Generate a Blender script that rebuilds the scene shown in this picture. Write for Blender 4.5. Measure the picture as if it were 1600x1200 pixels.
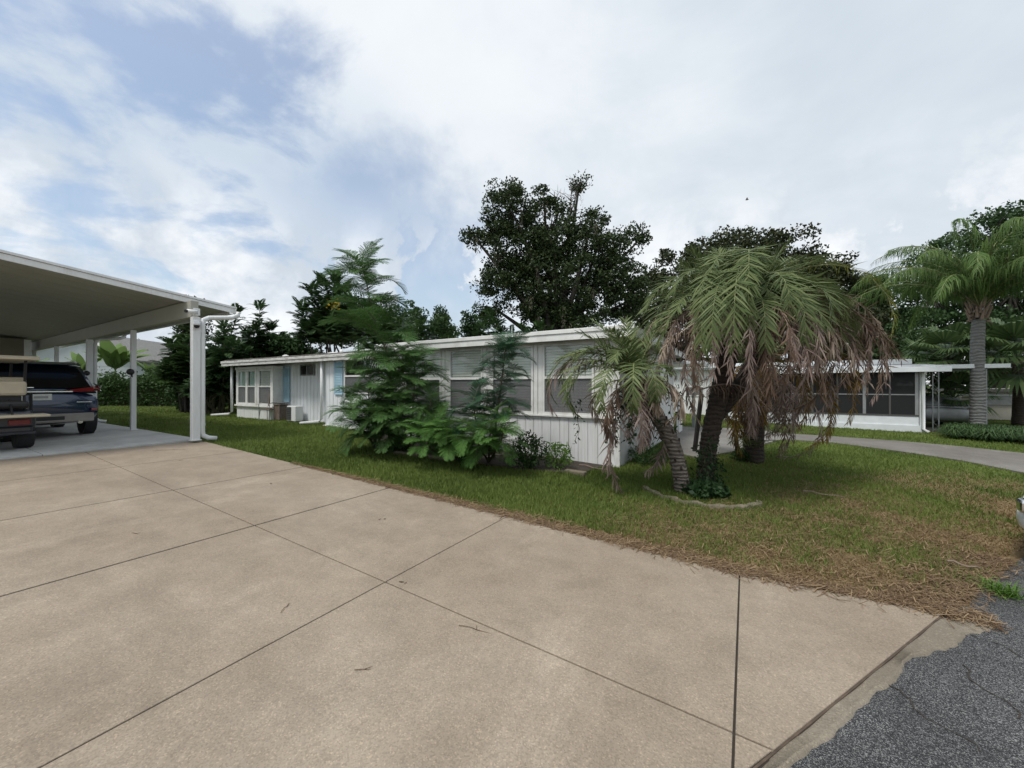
import bpy, bmesh, math, random
import numpy as np
from mathutils import Vector, Matrix, Euler

# ------------------------------------------------------------------ scene reset, camera, sky, sun
for o in list(bpy.data.objects):
    bpy.data.objects.remove(o, do_unlink=True)
SC = bpy.context.scene
COL = SC.collection
random.seed(7)
RNG = np.random.default_rng(7)
R = math.radians

CAM_H, FPX, YAW, PITCH = 1.6, 606.5, R(31.1), 0.003
cam_d = bpy.data.cameras.new('camera')
cam_d.sensor_width = 36.0
cam_d.lens = 36.0 * FPX / 1600.0
cam_d.clip_start = 0.05
cam_d.clip_end = 3000.0
cam = bpy.data.objects.new('camera', cam_d)
cam.location = (0, 0, CAM_H)
cam.rotation_euler = (R(90) + PITCH, 0, YAW)
COL.objects.link(cam)
SC.camera = cam

SUN_EL, SUN_AZ = 62.0, 165.0      # azimuth measured from +Y towards -X
sun_d = bpy.data.lights.new('sun', 'SUN')
sun_d.energy = 2.3
sun_d.angle = R(13)
sun_d.color = (1.0, 0.96, 0.9)
sun = bpy.data.objects.new('sun', sun_d)
sun.rotation_euler = (R(90 - SUN_EL), 0, R(180 + SUN_AZ))
sun.location = (0, 0, 30)
COL.objects.link(sun)
_sd = Vector((-math.sin(R(SUN_AZ)) * math.cos(R(SUN_EL)), math.cos(R(SUN_AZ)) * math.cos(R(SUN_EL)), math.sin(R(SUN_EL))))
sun.rotation_euler = _sd.to_track_quat('Z', 'Y').to_euler()

SC.view_settings.view_transform = 'Standard'
SC.view_settings.look = 'None'
SC.view_settings.exposure = 0.25
SC.view_settings.gamma = 1.0
SC.view_settings.use_curve_mapping = False


def pix_dir(x, y):
    vx, vz = (x - 800) / FPX, -(y - 600) / FPX
    c, s = math.cos(PITCH), math.sin(PITCH)
    vy, vz = c - s * vz, s + c * vz
    c, s = math.cos(YAW), math.sin(YAW)
    return Vector((c * vx - s * vy, s * vx + c * vy, vz))


def at(x, y, depth):
    """point seen at photo pixel (x, y) at the given depth in metres"""
    d = pix_dir(x, y)
    dep = -math.sin(YAW) * d.x + math.cos(YAW) * d.y
    return Vector((0, 0, CAM_H)) + d * (depth / dep)


def build_world():
    w = bpy.data.worlds.new('World')
    SC.world = w
    w.use_nodes = True
    nt = w.node_tree
    N, L = nt.nodes, nt.links
    N.clear()
    out = N.new('ShaderNodeOutputWorld')
    sky = N.new('ShaderNodeTexSky')
    sky.sky_type = 'NISHITA'
    sky.sun_disc = False
    sky.sun_elevation = R(SUN_EL)
    sky.sun_rotation = R(-SUN_AZ)
    sky.air_density, sky.dust_density = 1.2, 2.0
    bsky = N.new('ShaderNodeBackground')
    bsky.inputs['Strength'].default_value = 0.14
    L.new(sky.outputs[0], bsky.inputs['Color'])
    tc = N.new('ShaderNodeTexCoord')

    def vm(op, a, b=None, scale=None):
        n = N.new('ShaderNodeVectorMath'); n.operation = op
        for i, v in enumerate((a, b)):
            if v is None: continue
            if hasattr(v, 'is_linked') or hasattr(v, 'links'): L.new(v, n.inputs[i])
            else: n.inputs[i].default_value = v
        if scale is not None:
            if hasattr(scale, 'links'): L.new(scale, n.inputs['Scale'])
            else: n.inputs['Scale'].default_value = scale
        return n

    def m(op, a, b=0.0, c=None, clamp=False):
        n = N.new('ShaderNodeMath'); n.operation = op; n.use_clamp = clamp
        for i, v in enumerate((a, b, c)):
            if v is None: continue
            if hasattr(v, 'links'): L.new(v, n.inputs[i])
            else: n.inputs[i].default_value = v
        return n.outputs[0]

    def smooth(v, a, b):
        n = N.new('ShaderNodeMapRange'); n.interpolation_type = 'SMOOTHSTEP'
        L.new(v, n.inputs[0]); n.inputs[1].default_value = a; n.inputs[2].default_value = b
        return n.outputs[0]

    def noise(vec, scale, detail, rough, dist=0.0, off=(0, 0, 0)):
        a = vm('ADD', vec, off)
        n = N.new('ShaderNodeTexNoise'); n.inputs['Scale'].default_value = scale
        n.inputs['Detail'].default_value = detail; n.inputs['Roughness'].default_value = rough
        n.inputs['Distortion'].default_value = dist
        L.new(a.outputs[0], n.inputs['Vector'])
        return n.outputs['Fac']

    def mixc(f, a, b):
        n = N.new('ShaderNodeMix'); n.data_type = 'RGBA'
        if hasattr(f, 'links'): L.new(f, n.inputs[0])
        else: n.inputs[0].default_value = f
        for i, v in ((6, a), (7, b)):
            if hasattr(v, 'links'): L.new(v, n.inputs[i])
            else: n.inputs[i].default_value = (*v, 1)
        return n.outputs[2]
    D = vm('NORMALIZE', tc.outputs['Generated']).outputs[0]
    sep = N.new('ShaderNodeSeparateXYZ'); L.new(D, sep.inputs[0])
    z = m('MAXIMUM', sep.outputs[2], 0.0)
    inv = m('DIVIDE', 1.0, m('ADD', z, 0.22))
    P = vm('SCALE', D, scale=inv).outputs[0]            # clouds lie on a layer: flattened near the horizon
    n1 = noise(P, 0.75, 9, 0.56, 0.5, (3.1, 1.7, 0))
    n2 = noise(P, 1.9, 10, 0.58, 0.3, (7.3, 4.2, 0))
    n3 = noise(D, 4.6, 12, 0.60, 0.2, (1.3, 2.2, 5.0))   # heaped clouds
    n4 = noise(D, 1.9, 6, 0.55, 0.0, (4.2, 9.1, 1.0))
    # grey layer with brighter and darker streaks
    body = smooth(m('ADD', m('MULTIPLY', n1, 0.6), m('MULTIPLY', n2, 0.4)), 0.30, 0.70)
    layer = mixc(body, (0.53, 0.60, 0.67), (0.715, 0.76, 0.80))
    # thin bright part of the cloud layer
    bright_dir = tuple(pix_dir(640, 190).normalized())
    dt = vm('DOT_PRODUCT', D, bright_dir).outputs['Value']
    glow = smooth(m('ADD', dt, m('MULTIPLY', m('SUBTRACT', n2, 0.5), 0.5)), 0.72, 1.06)
    layer = mixc(m('MULTIPLY', glow, 0.5), layer, (0.86, 0.875, 0.895))
    b4 = vm('DOT_PRODUCT', D, tuple(pix_dir(400, 440).normalized())).outputs['Value']
    layer = mixc(m('MULTIPLY', smooth(b4, 0.86, 0.985), 0.75), layer, (0.46, 0.55, 0.66))
    # heaped clouds low over the horizon
    heap_band = smooth(sep.outputs[2], 0.46, 0.26)
    h = m('ADD', m('MULTIPLY', n3, 0.62), m('MULTIPLY', n4, 0.38))
    b3 = vm('DOT_PRODUCT', D, tuple(pix_dir(200, 420).normalized())).outputs['Value']
    h = m('ADD', h, m('MULTIPLY', smooth(b3, 0.80, 0.98), 0.075))
    heap = m('MULTIPLY', smooth(h, 0.50, 0.525), heap_band)
    top = smooth(n3, 0.42, 0.66)
    heapc = mixc(top, (0.54, 0.60, 0.67), (0.84, 0.86, 0.885))
    cloud = mixc(heap, layer, heapc)
    # openings where blue shows: one high on the left, others low behind the trees
    b1 = vm('DOT_PRODUCT', D, tuple(pix_dir(165, 150).normalized())).outputs['Value']
    o1 = smooth(m('ADD', b1, m('MULTIPLY', m('SUBTRACT', n2, 0.5), 0.42)), 0.962, 1.025)
    b2 = vm('DOT_PRODUCT', D, tuple(pix_dir(640, 455).normalized())).outputs['Value']
    o2 = m('MULTIPLY', smooth(m('ADD', b2, m('MULTIPLY', m('SUBTRACT', n3, 0.5), 0.16)), 0.93, 0.995), m('SUBTRACT', 1.0, m('MULTIPLY', heap, 0.85)))
    gap = m('MAXIMUM', m('MULTIPLY', o1, 0.75), m('MULTIPLY', o2, 0.62), None, True)
    bcl = N.new('ShaderNodeBackground'); bcl.inputs['Strength'].default_value = 1.0
    L.new(cloud, bcl.inputs['Color'])
    mix = N.new('ShaderNodeMixShader')
    L.new(gap, mix.inputs[0]); L.new(bcl.outputs[0], mix.inputs[1]); L.new(bsky.outputs[0], mix.inputs[2])
    L.new(mix.outputs[0], out.inputs[0])


build_world()

# ------------------------------------------------------------------ helpers: materials


def _mat(name):
    m = bpy.data.materials.new(name); m.use_nodes = True
    nt = m.node_tree
    return m, nt, nt.nodes['Principled BSDF']


def _noise(nt, scale, detail=4, rough=0.6, stretch=None, coord='Object'):
    tc = nt.nodes.new('ShaderNodeTexCoord')
    n = nt.nodes.new('ShaderNodeTexNoise')
    n.inputs['Scale'].default_value = scale; n.inputs['Detail'].default_value = detail
    n.inputs['Roughness'].default_value = rough
    src = tc.outputs[coord]
    if stretch:
        mp = nt.nodes.new('ShaderNodeMapping'); mp.inputs['Scale'].default_value = stretch
        nt.links.new(src, mp.inputs[0]); src = mp.outputs[0]
    nt.links.new(src, n.inputs['Vector'])
    return n.outputs['Fac']


def _ramp(nt, fac, stops):
    r = nt.nodes.new('ShaderNodeValToRGB')
    e = r.color_ramp.elements
    while len(e) < len(stops): e.new(0.5)
    for i, (p, c) in enumerate(stops):
        e[i].position = p; e[i].color = (*c, 1) if len(c) == 3 else c
    nt.links.new(fac, r.inputs[0])
    return r.outputs[0]


def _mixc(nt, f, a, b, mode='MIX'):
    n = nt.nodes.new('ShaderNodeMix'); n.data_type = 'RGBA'; n.blend_type = mode
    if hasattr(f, 'links'): nt.links.new(f, n.inputs[0])
    else: n.inputs[0].default_value = f
    for i, v in ((6, a), (7, b)):
        if hasattr(v, 'links'): nt.links.new(v, n.inputs[i])
        else: n.inputs[i].default_value = (*v, 1)
    return n.outputs[2]


def _bump(nt, bsdf, h, strength, dist=0.01):
    b = nt.nodes.new('ShaderNodeBump'); b.inputs['Strength'].default_value = strength
    b.inputs['Distance'].default_value = dist
    nt.links.new(h, b.inputs['Height']); nt.links.new(b.outputs[0], bsdf.inputs['Normal'])


def pm(name, col, rough=0.6, var=0.15, scale=6.0, metal=0.0, bump=0.0, dirt=None, dirt_amt=0.5, stretch=None, dscale=2.0, coat=0.0, spec=0.5):
    """plain procedural surface: base colour with mottling and optional dirt"""
    m, nt, b = _mat(name)
    f = _noise(nt, scale, 5, 0.6, stretch)
    lo = tuple(max(0, c * (1 - var)) for c in col); hi = tuple(min(1, c * (1 + var)) for c in col)
    c = _ramp(nt, f, [(0.3, lo), (0.7, hi)])
    if dirt:
        g = _noise(nt, dscale, 8, 0.7, stretch)
        k = _ramp(nt, g, [(0.48, (0, 0, 0)), (0.75, (dirt_amt,) * 3)])
        c = _mixc(nt, k, c, dirt)
    nt.links.new(c, b.inputs['Base Color'])
    b.inputs['Roughness'].default_value = rough
    b.inputs['Metallic'].default_value = metal
    b.inputs['Specular IOR Level'].default_value = spec
    b.inputs['Coat Weight'].default_value = coat
    if bump: _bump(nt, b, _noise(nt, scale * 8, 4, 0.6, stretch), bump)
    return m


def leafmat(name, c1, c2, trans=0.25, rough=0.5, c3=None):
    """foliage: each separate leaf takes its own tint between c1 and c2"""
    m, nt, b = _mat(name)
    g = nt.nodes.new('ShaderNodeNewGeometry')
    stops = [(0.0, c1), (1.0, c2)] if c3 is None else [(0.0, c1), (0.86, c2), (0.95, c3)]
    c = _ramp(nt, g.outputs['Random Per Island'], stops)
    nt.links.new(c, b.inputs['Base Color'])
    b.inputs['Roughness'].default_value = rough
    b.inputs['Specular IOR Level'].default_value = 0.15
    t = nt.nodes.new('ShaderNodeBsdfTranslucent'); nt.links.new(c, t.inputs[0])
    mx = nt.nodes.new('ShaderNodeMixShader'); mx.inputs[0].default_value = trans
    out = nt.nodes['Material Output']
    nt.links.new(b.outputs[0], mx.inputs[1]); nt.links.new(t.outputs[0], mx.inputs[2]); nt.links.new(mx.outputs[0], out.inputs[0])
    return m


def attrmat(name, trans=0.0, rough=0.8, fine=40.0):
    """colour from the mesh's own 'col' attribute (species and wear), with fine mottling"""
    m, nt, b = _mat(name)
    a = nt.nodes.new('ShaderNodeAttribute'); a.attribute_name = 'col'
    c = a.outputs['Color']
    if fine:
        c = _mixc(nt, 1.0, c, _ramp(nt, _noise(nt, fine, 6, 0.7), [(0.25, (0.55,) * 3), (0.75, (1.3,) * 3)]), 'MULTIPLY')
    nt.links.new(c, b.inputs['Base Color']); b.inputs['Roughness'].default_value = rough
    b.inputs['Specular IOR Level'].default_value = 0.2
    if trans:
        t = nt.nodes.new('ShaderNodeBsdfTranslucent'); nt.links.new(c, t.inputs[0])
        mx = nt.nodes.new('ShaderNodeMixShader'); mx.inputs[0].default_value = trans
        nt.links.new(b.outputs[0], mx.inputs[1]); nt.links.new(t.outputs[0], mx.inputs[2])
        nt.links.new(mx.outputs[0], nt.nodes['Material Output'].inputs[0])
    return m


def glassmat(name, tint=(0.93, 0.95, 0.94), gloss=0.10):
    m, nt, b = _mat(name)
    N, L = nt.nodes, nt.links
    N.remove(b)
    t = N.new('ShaderNodeBsdfTransparent'); t.inputs[0].default_value = (*tint, 1)
    g = N.new('ShaderNodeBsdfGlossy'); g.inputs['Roughness'].default_value = 0.03
    g.inputs['Color'].default_value = (0.9, 0.95, 0.95, 1)
    lw = N.new('ShaderNodeLayerWeight'); lw.inputs[0].default_value = 0.5
    pw = N.new('ShaderNodeMath'); pw.operation = 'POWER'; pw.inputs[1].default_value = 4.0; L.new(lw.outputs['Facing'], pw.inputs[0])
    ad = N.new('ShaderNodeMath'); ad.operation = 'MULTIPLY_ADD'; ad.inputs[1].default_value = 0.7; ad.inputs[2].default_value = gloss * .5; L.new(pw.outputs[0], ad.inputs[0])
    mx = N.new('ShaderNodeMixShader')
    L.new(ad.outputs[0], mx.inputs[0]); L.new(t.outputs[0], mx.inputs[1]); L.new(g.outputs[0], mx.inputs[2])
    L.new(mx.outputs[0], N['Material Output'].inputs[0])
    return m


def screenmat(name, col, cover):
    m, nt, b = _mat(name)
    N, L = nt.nodes, nt.links
    b.inputs['Base Color'].default_value = (*col, 1); b.inputs['Roughness'].default_value = 0.7
    t = N.new('ShaderNodeBsdfTransparent')
    mx = N.new('ShaderNodeMixShader'); mx.inputs[0].default_value = cover
    L.new(t.outputs[0], mx.inputs[1]); L.new(b.outputs[0], mx.inputs[2]); L.new(mx.outputs[0], N['Material Output'].inputs[0])
    return m


def concrete(name, c1, c2, c3, bump=0.25, speck=1.0):
    m, nt, b = _mat(name)
    big = _noise(nt, 0.55, 7, 0.62, None, 'Object')
    c = _ramp(nt, big, [(0.30, c1), (0.52, c2), (0.74, c3)])
    mid = _noise(nt, 3.2, 8, 0.7)
    c = _mixc(nt, 0.75, c, _ramp(nt, mid, [(0.3, (0.80, 0.79, 0.78)), (0.7, (1.16, 1.15, 1.14))]), 'MULTIPLY')
    # wet-looking stains and pale scuffs
    st = _noise(nt, 1.15, 9, 0.75, (1.0, 0.35, 1.0))
    c = _mixc(nt, _ramp(nt, st, [(0.54, (0, 0, 0)), (0.74, (0.6,) * 3)]), c, tuple(v * 1.45 for v in c3))
    st2 = _noise(nt, 0.9, 9, 0.72, (0.4, 1.0, 1.0))
    c = _mixc(nt, _ramp(nt, st2, [(0.53, (0, 0, 0)), (0.76, (0.55,) * 3)]), c, tuple(v * 0.6 for v in c1))
    # aggregate specks
    vo = nt.nodes.new('ShaderNodeTexVoronoi'); vo.inputs['Scale'].default_value = 150
    tc = nt.nodes.new('ShaderNodeTexCoord'); nt.links.new(tc.outputs['Object'], vo.inputs['Vector'])
    bw = nt.nodes.new('ShaderNodeSeparateColor'); nt.links.new(vo.outputs['Color'], bw.inputs[0])
    c = _mixc(nt, 0.55 * speck, c, _ramp(nt, bw.outputs[0], [(0.0, (0.62,) * 3), (0.5, (1, 1, 1)), (0.9, (1.1,) * 3), (0.97, (1.55, 1.5, 1.4))]), 'MULTIPLY')
    nt.links.new(c, b.inputs['Base Color'])
    b.inputs['Roughness'].default_value = 0.78
    b.inputs['Specular IOR Level'].default_value = 0.35
    _bump(nt, b, bw.outputs[0], bump, 0.004)
    return m


def asphalt(name):
    m, nt, b = _mat(name)
    tc = nt.nodes.new('ShaderNodeTexCoord')
    vo = nt.nodes.new('ShaderNodeTexVoronoi'); vo.inputs['Scale'].default_value = 270
    nt.links.new(tc.outputs['Object'], vo.inputs['Vector'])
    sp = nt.nodes.new('ShaderNodeSeparateColor'); nt.links.new(vo.outputs['Color'], sp.inputs[0])
    c = _ramp(nt, sp.outputs[0], [(0.0, (0.008, 0.008, 0.009)), (0.5, (0.024, 0.025, 0.027)), (0.74, (0.085, 0.086, 0.087)), (1.0, (0.26, 0.255, 0.25))])
    big = _noise(nt, 1.1, 6, 0.6)
    c = _mixc(nt, 1.0, c, _ramp(nt, big, [(0.3, (0.6,) * 3), (0.65, (1.25,) * 3)]), 'MULTIPLY')
    nt.links.new(c, b.inputs['Base Color']); b.inputs['Roughness'].default_value = 0.75
    _bump(nt, b, vo.outputs['Distance'], 0.6, 0.003)
    return m


def bark(name, c1, c2, rings=None):
    m, nt, b = _mat(name)
    f = _noise(nt, 9, 8, 0.75, (1, 1, 0.5) if rings is None else (1, 1, 4))
    c = _ramp(nt, f, [(0.3, c1), (0.7, c2)])
    if rings:
        w = nt.nodes.new('ShaderNodeTexWave'); w.bands_direction = 'Z'; w.inputs['Scale'].default_value = rings
        w.inputs['Distortion'].default_value = 7.0; w.inputs['Detail'].default_value = 3
        tc = nt.nodes.new('ShaderNodeTexCoord'); nt.links.new(tc.outputs['Object'], w.inputs['Vector'])
        c = _mixc(nt, 0.55, c, _ramp(nt, w.outputs['Fac'], [(0.1, (0.5,) * 3), (0.5, (1.1,) * 3)]), 'MULTIPLY')
        _bump(nt, b, w.outputs['Fac'], 0.6, 0.03)
    else:
        _bump(nt, b, f, 0.8, 0.03)
    nt.links.new(c, b.inputs['Base Color']); b.inputs['Roughness'].default_value = 0.9
    return m


M = {
    'drive': concrete('tan_concrete', (0.245, 0.197, 0.149), (0.285, 0.234, 0.180), (0.325, 0.272, 0.214)),
    'slab': concrete('pale_concrete', (0.42, 0.42, 0.41), (0.50, 0.50, 0.49), (0.56, 0.56, 0.55), 0.1, 0.4),
    'apron': concrete('rough_concrete', (0.17, 0.145, 0.11), (0.23, 0.20, 0.155), (0.29, 0.255, 0.205), 0.8),
    'path': concrete('grey_concrete', (0.13, 0.118, 0.105), (0.17, 0.158, 0.143), (0.21, 0.198, 0.182)),
    'patio': concrete('patio_concrete', (0.16, 0.15, 0.135), (0.21, 0.20, 0.185), (0.26, 0.25, 0.235)),
    'asphalt': asphalt('asphalt'),
    'tar': pm('joint_filler', (0.035, 0.028, 0.022), 0.9),
    'rust_edge': pm('rusty_joint', (0.085, 0.06, 0.042), 0.9, 0.4, 12),
    'alu': pm('white_aluminium', (0.74, 0.75, 0.76), 0.4, 0.05, 3, dirt=(0.42, 0.41, 0.37), dirt_amt=0.4, stretch=(3, 3, .5)),
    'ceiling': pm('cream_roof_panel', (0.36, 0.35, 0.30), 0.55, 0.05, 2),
    'siding': pm('white_siding', (0.74, 0.75, 0.75), 0.5, 0.08, 4, dirt=(0.40, 0.39, 0.34), dirt_amt=0.42, stretch=(6, 6, 0.35), dscale=1.6),
    'siding_blue': pm('pale_siding', (0.77, 0.795, 0.825), 0.5, 0.08, 4, dirt=(0.40, 0.41, 0.41), dirt_amt=0.45, stretch=(6, 6, 0.35), dscale=1.6),
    'trim': pm('white_trim', (0.76, 0.76, 0.74), 0.5, 0.07, 4, dirt=(0.38, 0.35, 0.29), dirt_amt=0.5, dscale=2.5),
    'rotten': pm('peeling_trim', (0.62, 0.61, 0.59), 0.6, 0.1, 4, dirt=(0.10, 0.06, 0.04), dirt_amt=0.9, stretch=(1, 1, 3), dscale=3.2),
    'shutter': pm('blue_shutter', (0.32, 0.50, 0.60), 0.5, 0.1, 5, dirt=(0.5, 0.6, 0.65), dirt_amt=0.4),
    'roof_old': pm('weathered_roof', (0.30, 0.28, 0.26), 0.8, 0.4, 3, dirt=(0.10, 0.085, 0.075), dirt_amt=0.8, stretch=(1, 0.3, 1)),
    'roof_metal': pm('pan_roof', (0.55, 0.57, 0.59), 0.35, 0.12, 2, dirt=(0.3, 0.3, 0.3), dirt_amt=0.5),
    'shingle': pm('grey_shingle', (0.17, 0.165, 0.16), 0.9, 0.3, 8),
    'blind': pm('cream_blind', (0.80, 0.79, 0.73), 0.6, 0.06, 5),
    'curtain': pm('pale_green_curtain', (0.58, 0.72, 0.65), 0.8, 0.15, 6, stretch=(5, 5, 0.4)),
    'glass': glassmat('window_glass'),
    'screen': screenmat('insect_screen', (0.17, 0.175, 0.18), 0.55),
    'porch_screen': screenmat('porch_screen', (0.007, 0.0075, 0.009), 0.9),
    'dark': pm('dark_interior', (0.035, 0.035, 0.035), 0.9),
    'bronze': pm('bronze_frame', (0.10, 0.095, 0.09), 0.4, 0.1, 5, metal=0.4),
    'grey_metal': pm('grey_metal', (0.30, 0.31, 0.31), 0.45, 0.15, 6, metal=0.5),
    'rusty': pm('rusty_metal', (0.15, 0.115, 0.09), 0.7, 0.4, 9, dirt=(0.25, 0.22, 0.2), dirt_amt=0.6),
    'ac_green': pm('green_grey_metal', (0.10, 0.12, 0.115), 0.5, 0.15, 6),
    'black': pm('black_plastic', (0.012, 0.012, 0.013), 0.5, 0.2),
    'rubber': pm('tyre_rubber', (0.015, 0.015, 0.016), 0.8, 0.3, 30),
    'suv_blue': pm('navy_paint', (0.006, 0.022, 0.062), 0.25, 0.08, 3, metal=0.4, coat=1.0),
    'cart_navy': pm('dark_navy_plastic', (0.018, 0.022, 0.032), 0.3, 0.1, 3, coat=0.5),
    'car_white': pm('pearl_white_paint', (0.68, 0.72, 0.72), 0.25, 0.03, 3, coat=1.0),
    'car_glass': pm('tinted_glass', (0.006, 0.007, 0.008), 0.06, 0.1, 3),
    'chrome': pm('chrome', (0.75, 0.76, 0.78), 0.12, 0.05, 3, metal=1.0),
    'rim': pm('alloy', (0.35, 0.36, 0.38), 0.3, 0.1, 3, metal=0.9),
    'tail': pm('red_lens', (0.20, 0.008, 0.012), 0.12, 0.2, 10, coat=1.0),
    'cladding': pm('silver_tan_cladding', (0.26, 0.245, 0.225), 0.5, 0.1, 4),
    'tan_vinyl': pm('tan_vinyl', (0.52, 0.45, 0.33), 0.5, 0.08, 5),
    'plate': pm('plate_white', (0.62, 0.64, 0.62), 0.4, 0.1, 20),
    'ink': pm('dark_ink', (0.03, 0.07, 0.05), 0.6),
    'soil': pm('dark_soil', (0.045, 0.035, 0.026), 0.95, 0.4, 14, bump=0.5),
    'edging': pm('edging_concrete', (0.17, 0.145, 0.105), 0.9, 0.3, 9, dirt=(0.08, 0.085, 0.055), dirt_amt=0.8),
    'pvc': pm('pvc_pipe', (0.72, 0.72, 0.70), 0.4, 0.05),
    'wood_dark': pm('dark_wood', (0.018, 0.016, 0.015), 0.8, 0.3, 8),
    'twig': pm('dry_twig', (0.10, 0.065, 0.04), 0.9, 0.3, 20),
    'palm_bark': bark('date_palm_bark', (0.055, 0.042, 0.033), (0.22, 0.19, 0.165), 5.5),
    'palm_boot': bark('date_palm_boots', (0.02, 0.015, 0.011), (0.075, 0.055, 0.042), 4),
    'queen_bark': bark('grey_palm_bark', (0.12, 0.12, 0.115), (0.24, 0.24, 0.23), 2.6),
    'oak_bark': bark('oak_bark', (0.028, 0.023, 0.02), (0.075, 0.066, 0.058)),
    'grey_twig': bark('grey_branch', (0.12, 0.11, 0.10), (0.24, 0.22, 0.21)),
    'stem': bark('green_brown_stem', (0.05, 0.055, 0.03), (0.12, 0.11, 0.06)),
    'frond': leafmat('date_frond', (0.070, 0.108, 0.036), (0.185, 0.220, 0.095), 0.25, 0.5),
    'frond_y': leafmat('yellowing_frond', (0.13, 0.16, 0.03), (0.25, 0.24, 0.05), 0.25),
    'frond_dead': leafmat('dead_frond', (0.15, 0.105, 0.09), (0.37, 0.285, 0.25), 0.12, 0.8),
    'frond_tan': leafmat('tan_dead_frond', (0.20, 0.15, 0.11), (0.44, 0.36, 0.29), 0.15, 0.8),
    'frond_brown': leafmat('brown_dead_frond', (0.085, 0.055, 0.04), (0.24, 0.165, 0.12), 0.12, 0.8),
    'frond_orange': leafmat('orange_frond', (0.14, 0.085, 0.018), (0.30, 0.19, 0.045), 0.2, 0.7),
    'rachis': pm('frond_stalk', (0.20, 0.22, 0.09), 0.6, 0.2),
    'rachis_dead': pm('dead_stalk', (0.24, 0.18, 0.14), 0.8, 0.3),
    'queen': leafmat('queen_frond', (0.05, 0.10, 0.025), (0.12, 0.19, 0.05), 0.25, 0.45),
    'fan': leafmat('fan_leaf', (0.045, 0.085, 0.03), (0.12, 0.17, 0.07), 0.2, 0.45),
    'feather': leafmat('feathery_leaf', (0.045, 0.112, 0.030), (0.105, 0.200, 0.060), 0.3, 0.55),
    'feather_l': leafmat('bright_feathery_leaf', (0.070, 0.175, 0.038), (0.140, 0.270, 0.068), 0.35, 0.55),
    'feather_d': leafmat('dark_feathery_leaf', (0.028, 0.080, 0.040), (0.060, 0.13, 0.068), 0.25, 0.55),
    'shrub_leaf': leafmat('shrub_leaf', (0.018, 0.045, 0.012), (0.05, 0.10, 0.028), 0.25),
    'shrub_lime': leafmat('lime_leaf', (0.08, 0.17, 0.03), (0.15, 0.26, 0.05), 0.3),
    'hedge_leaf': leafmat('hedge_leaf', (0.022, 0.05, 0.012), (0.06, 0.11, 0.03), 0.2),
    'oak_leaf': leafmat('oak_leaf', (0.015, 0.029, 0.011), (0.064, 0.092, 0.034), 0.18, 0.5),
    'oak_leaf2': leafmat('brown_oak_leaf', (0.020, 0.029, 0.012), (0.068, 0.080, 0.034), 0.18, 0.5),
    'tree_leaf': leafmat('dark_tree_leaf', (0.022, 0.050, 0.018), (0.068, 0.120, 0.044), 0.2, 0.45),
    'tree_leaf2': leafmat('mid_tree_leaf', (0.03, 0.06, 0.018), (0.07, 0.125, 0.04), 0.25, 0.45),
    'banana': leafmat('banana_leaf', (0.11, 0.19, 0.05), (0.20, 0.29, 0.10), 0.35, 0.4),
    'banana_stem': pm('banana_stem', (0.16, 0.2, 0.08), 0.6, 0.3),
    'strap': leafmat('strap_leaf', (0.035, 0.075, 0.025), (0.10, 0.16, 0.07), 0.2),
    'vine': leafmat('vine_leaf', (0.012, 0.034, 0.012), (0.035, 0.07, 0.026), 0.2),
    'flower': pm('yellow_flower', (0.65, 0.42, 0.02), 0.6),
    'moss': leafmat('hanging_moss', (0.13, 0.12, 0.09), (0.22, 0.20, 0.16), 0.2, 0.9),
    'grass': attrmat('grass_blade', 0.25, 0.6, 0),
    'lawn': attrmat('lawn_soil', 0.0, 0.95, 30.0),
    'thatch': attrmat('dry_thatch', 0.1, 0.9, 0),
    'house_grey': pm('pale_grey_wall', (0.40, 0.43, 0.46), 0.7, 0.05, 2),
    'tan_wall': pm('tan_wall', (0.20, 0.185, 0.145), 0.7, 0.06, 3),
    'beige': pm('beige_paint', (0.48, 0.45, 0.38), 0.6, 0.08, 3),
    'knee': pm('white_block_paint', (0.66, 0.69, 0.71), 0.6, 0.06, 3, dirt=(0.45, 0.47, 0.45), dirt_amt=0.4),
    'bird': pm('bird_dark', (0.03, 0.03, 0.03), 0.8),
}

# ------------------------------------------------------------------ helpers: meshes and objects


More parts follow.
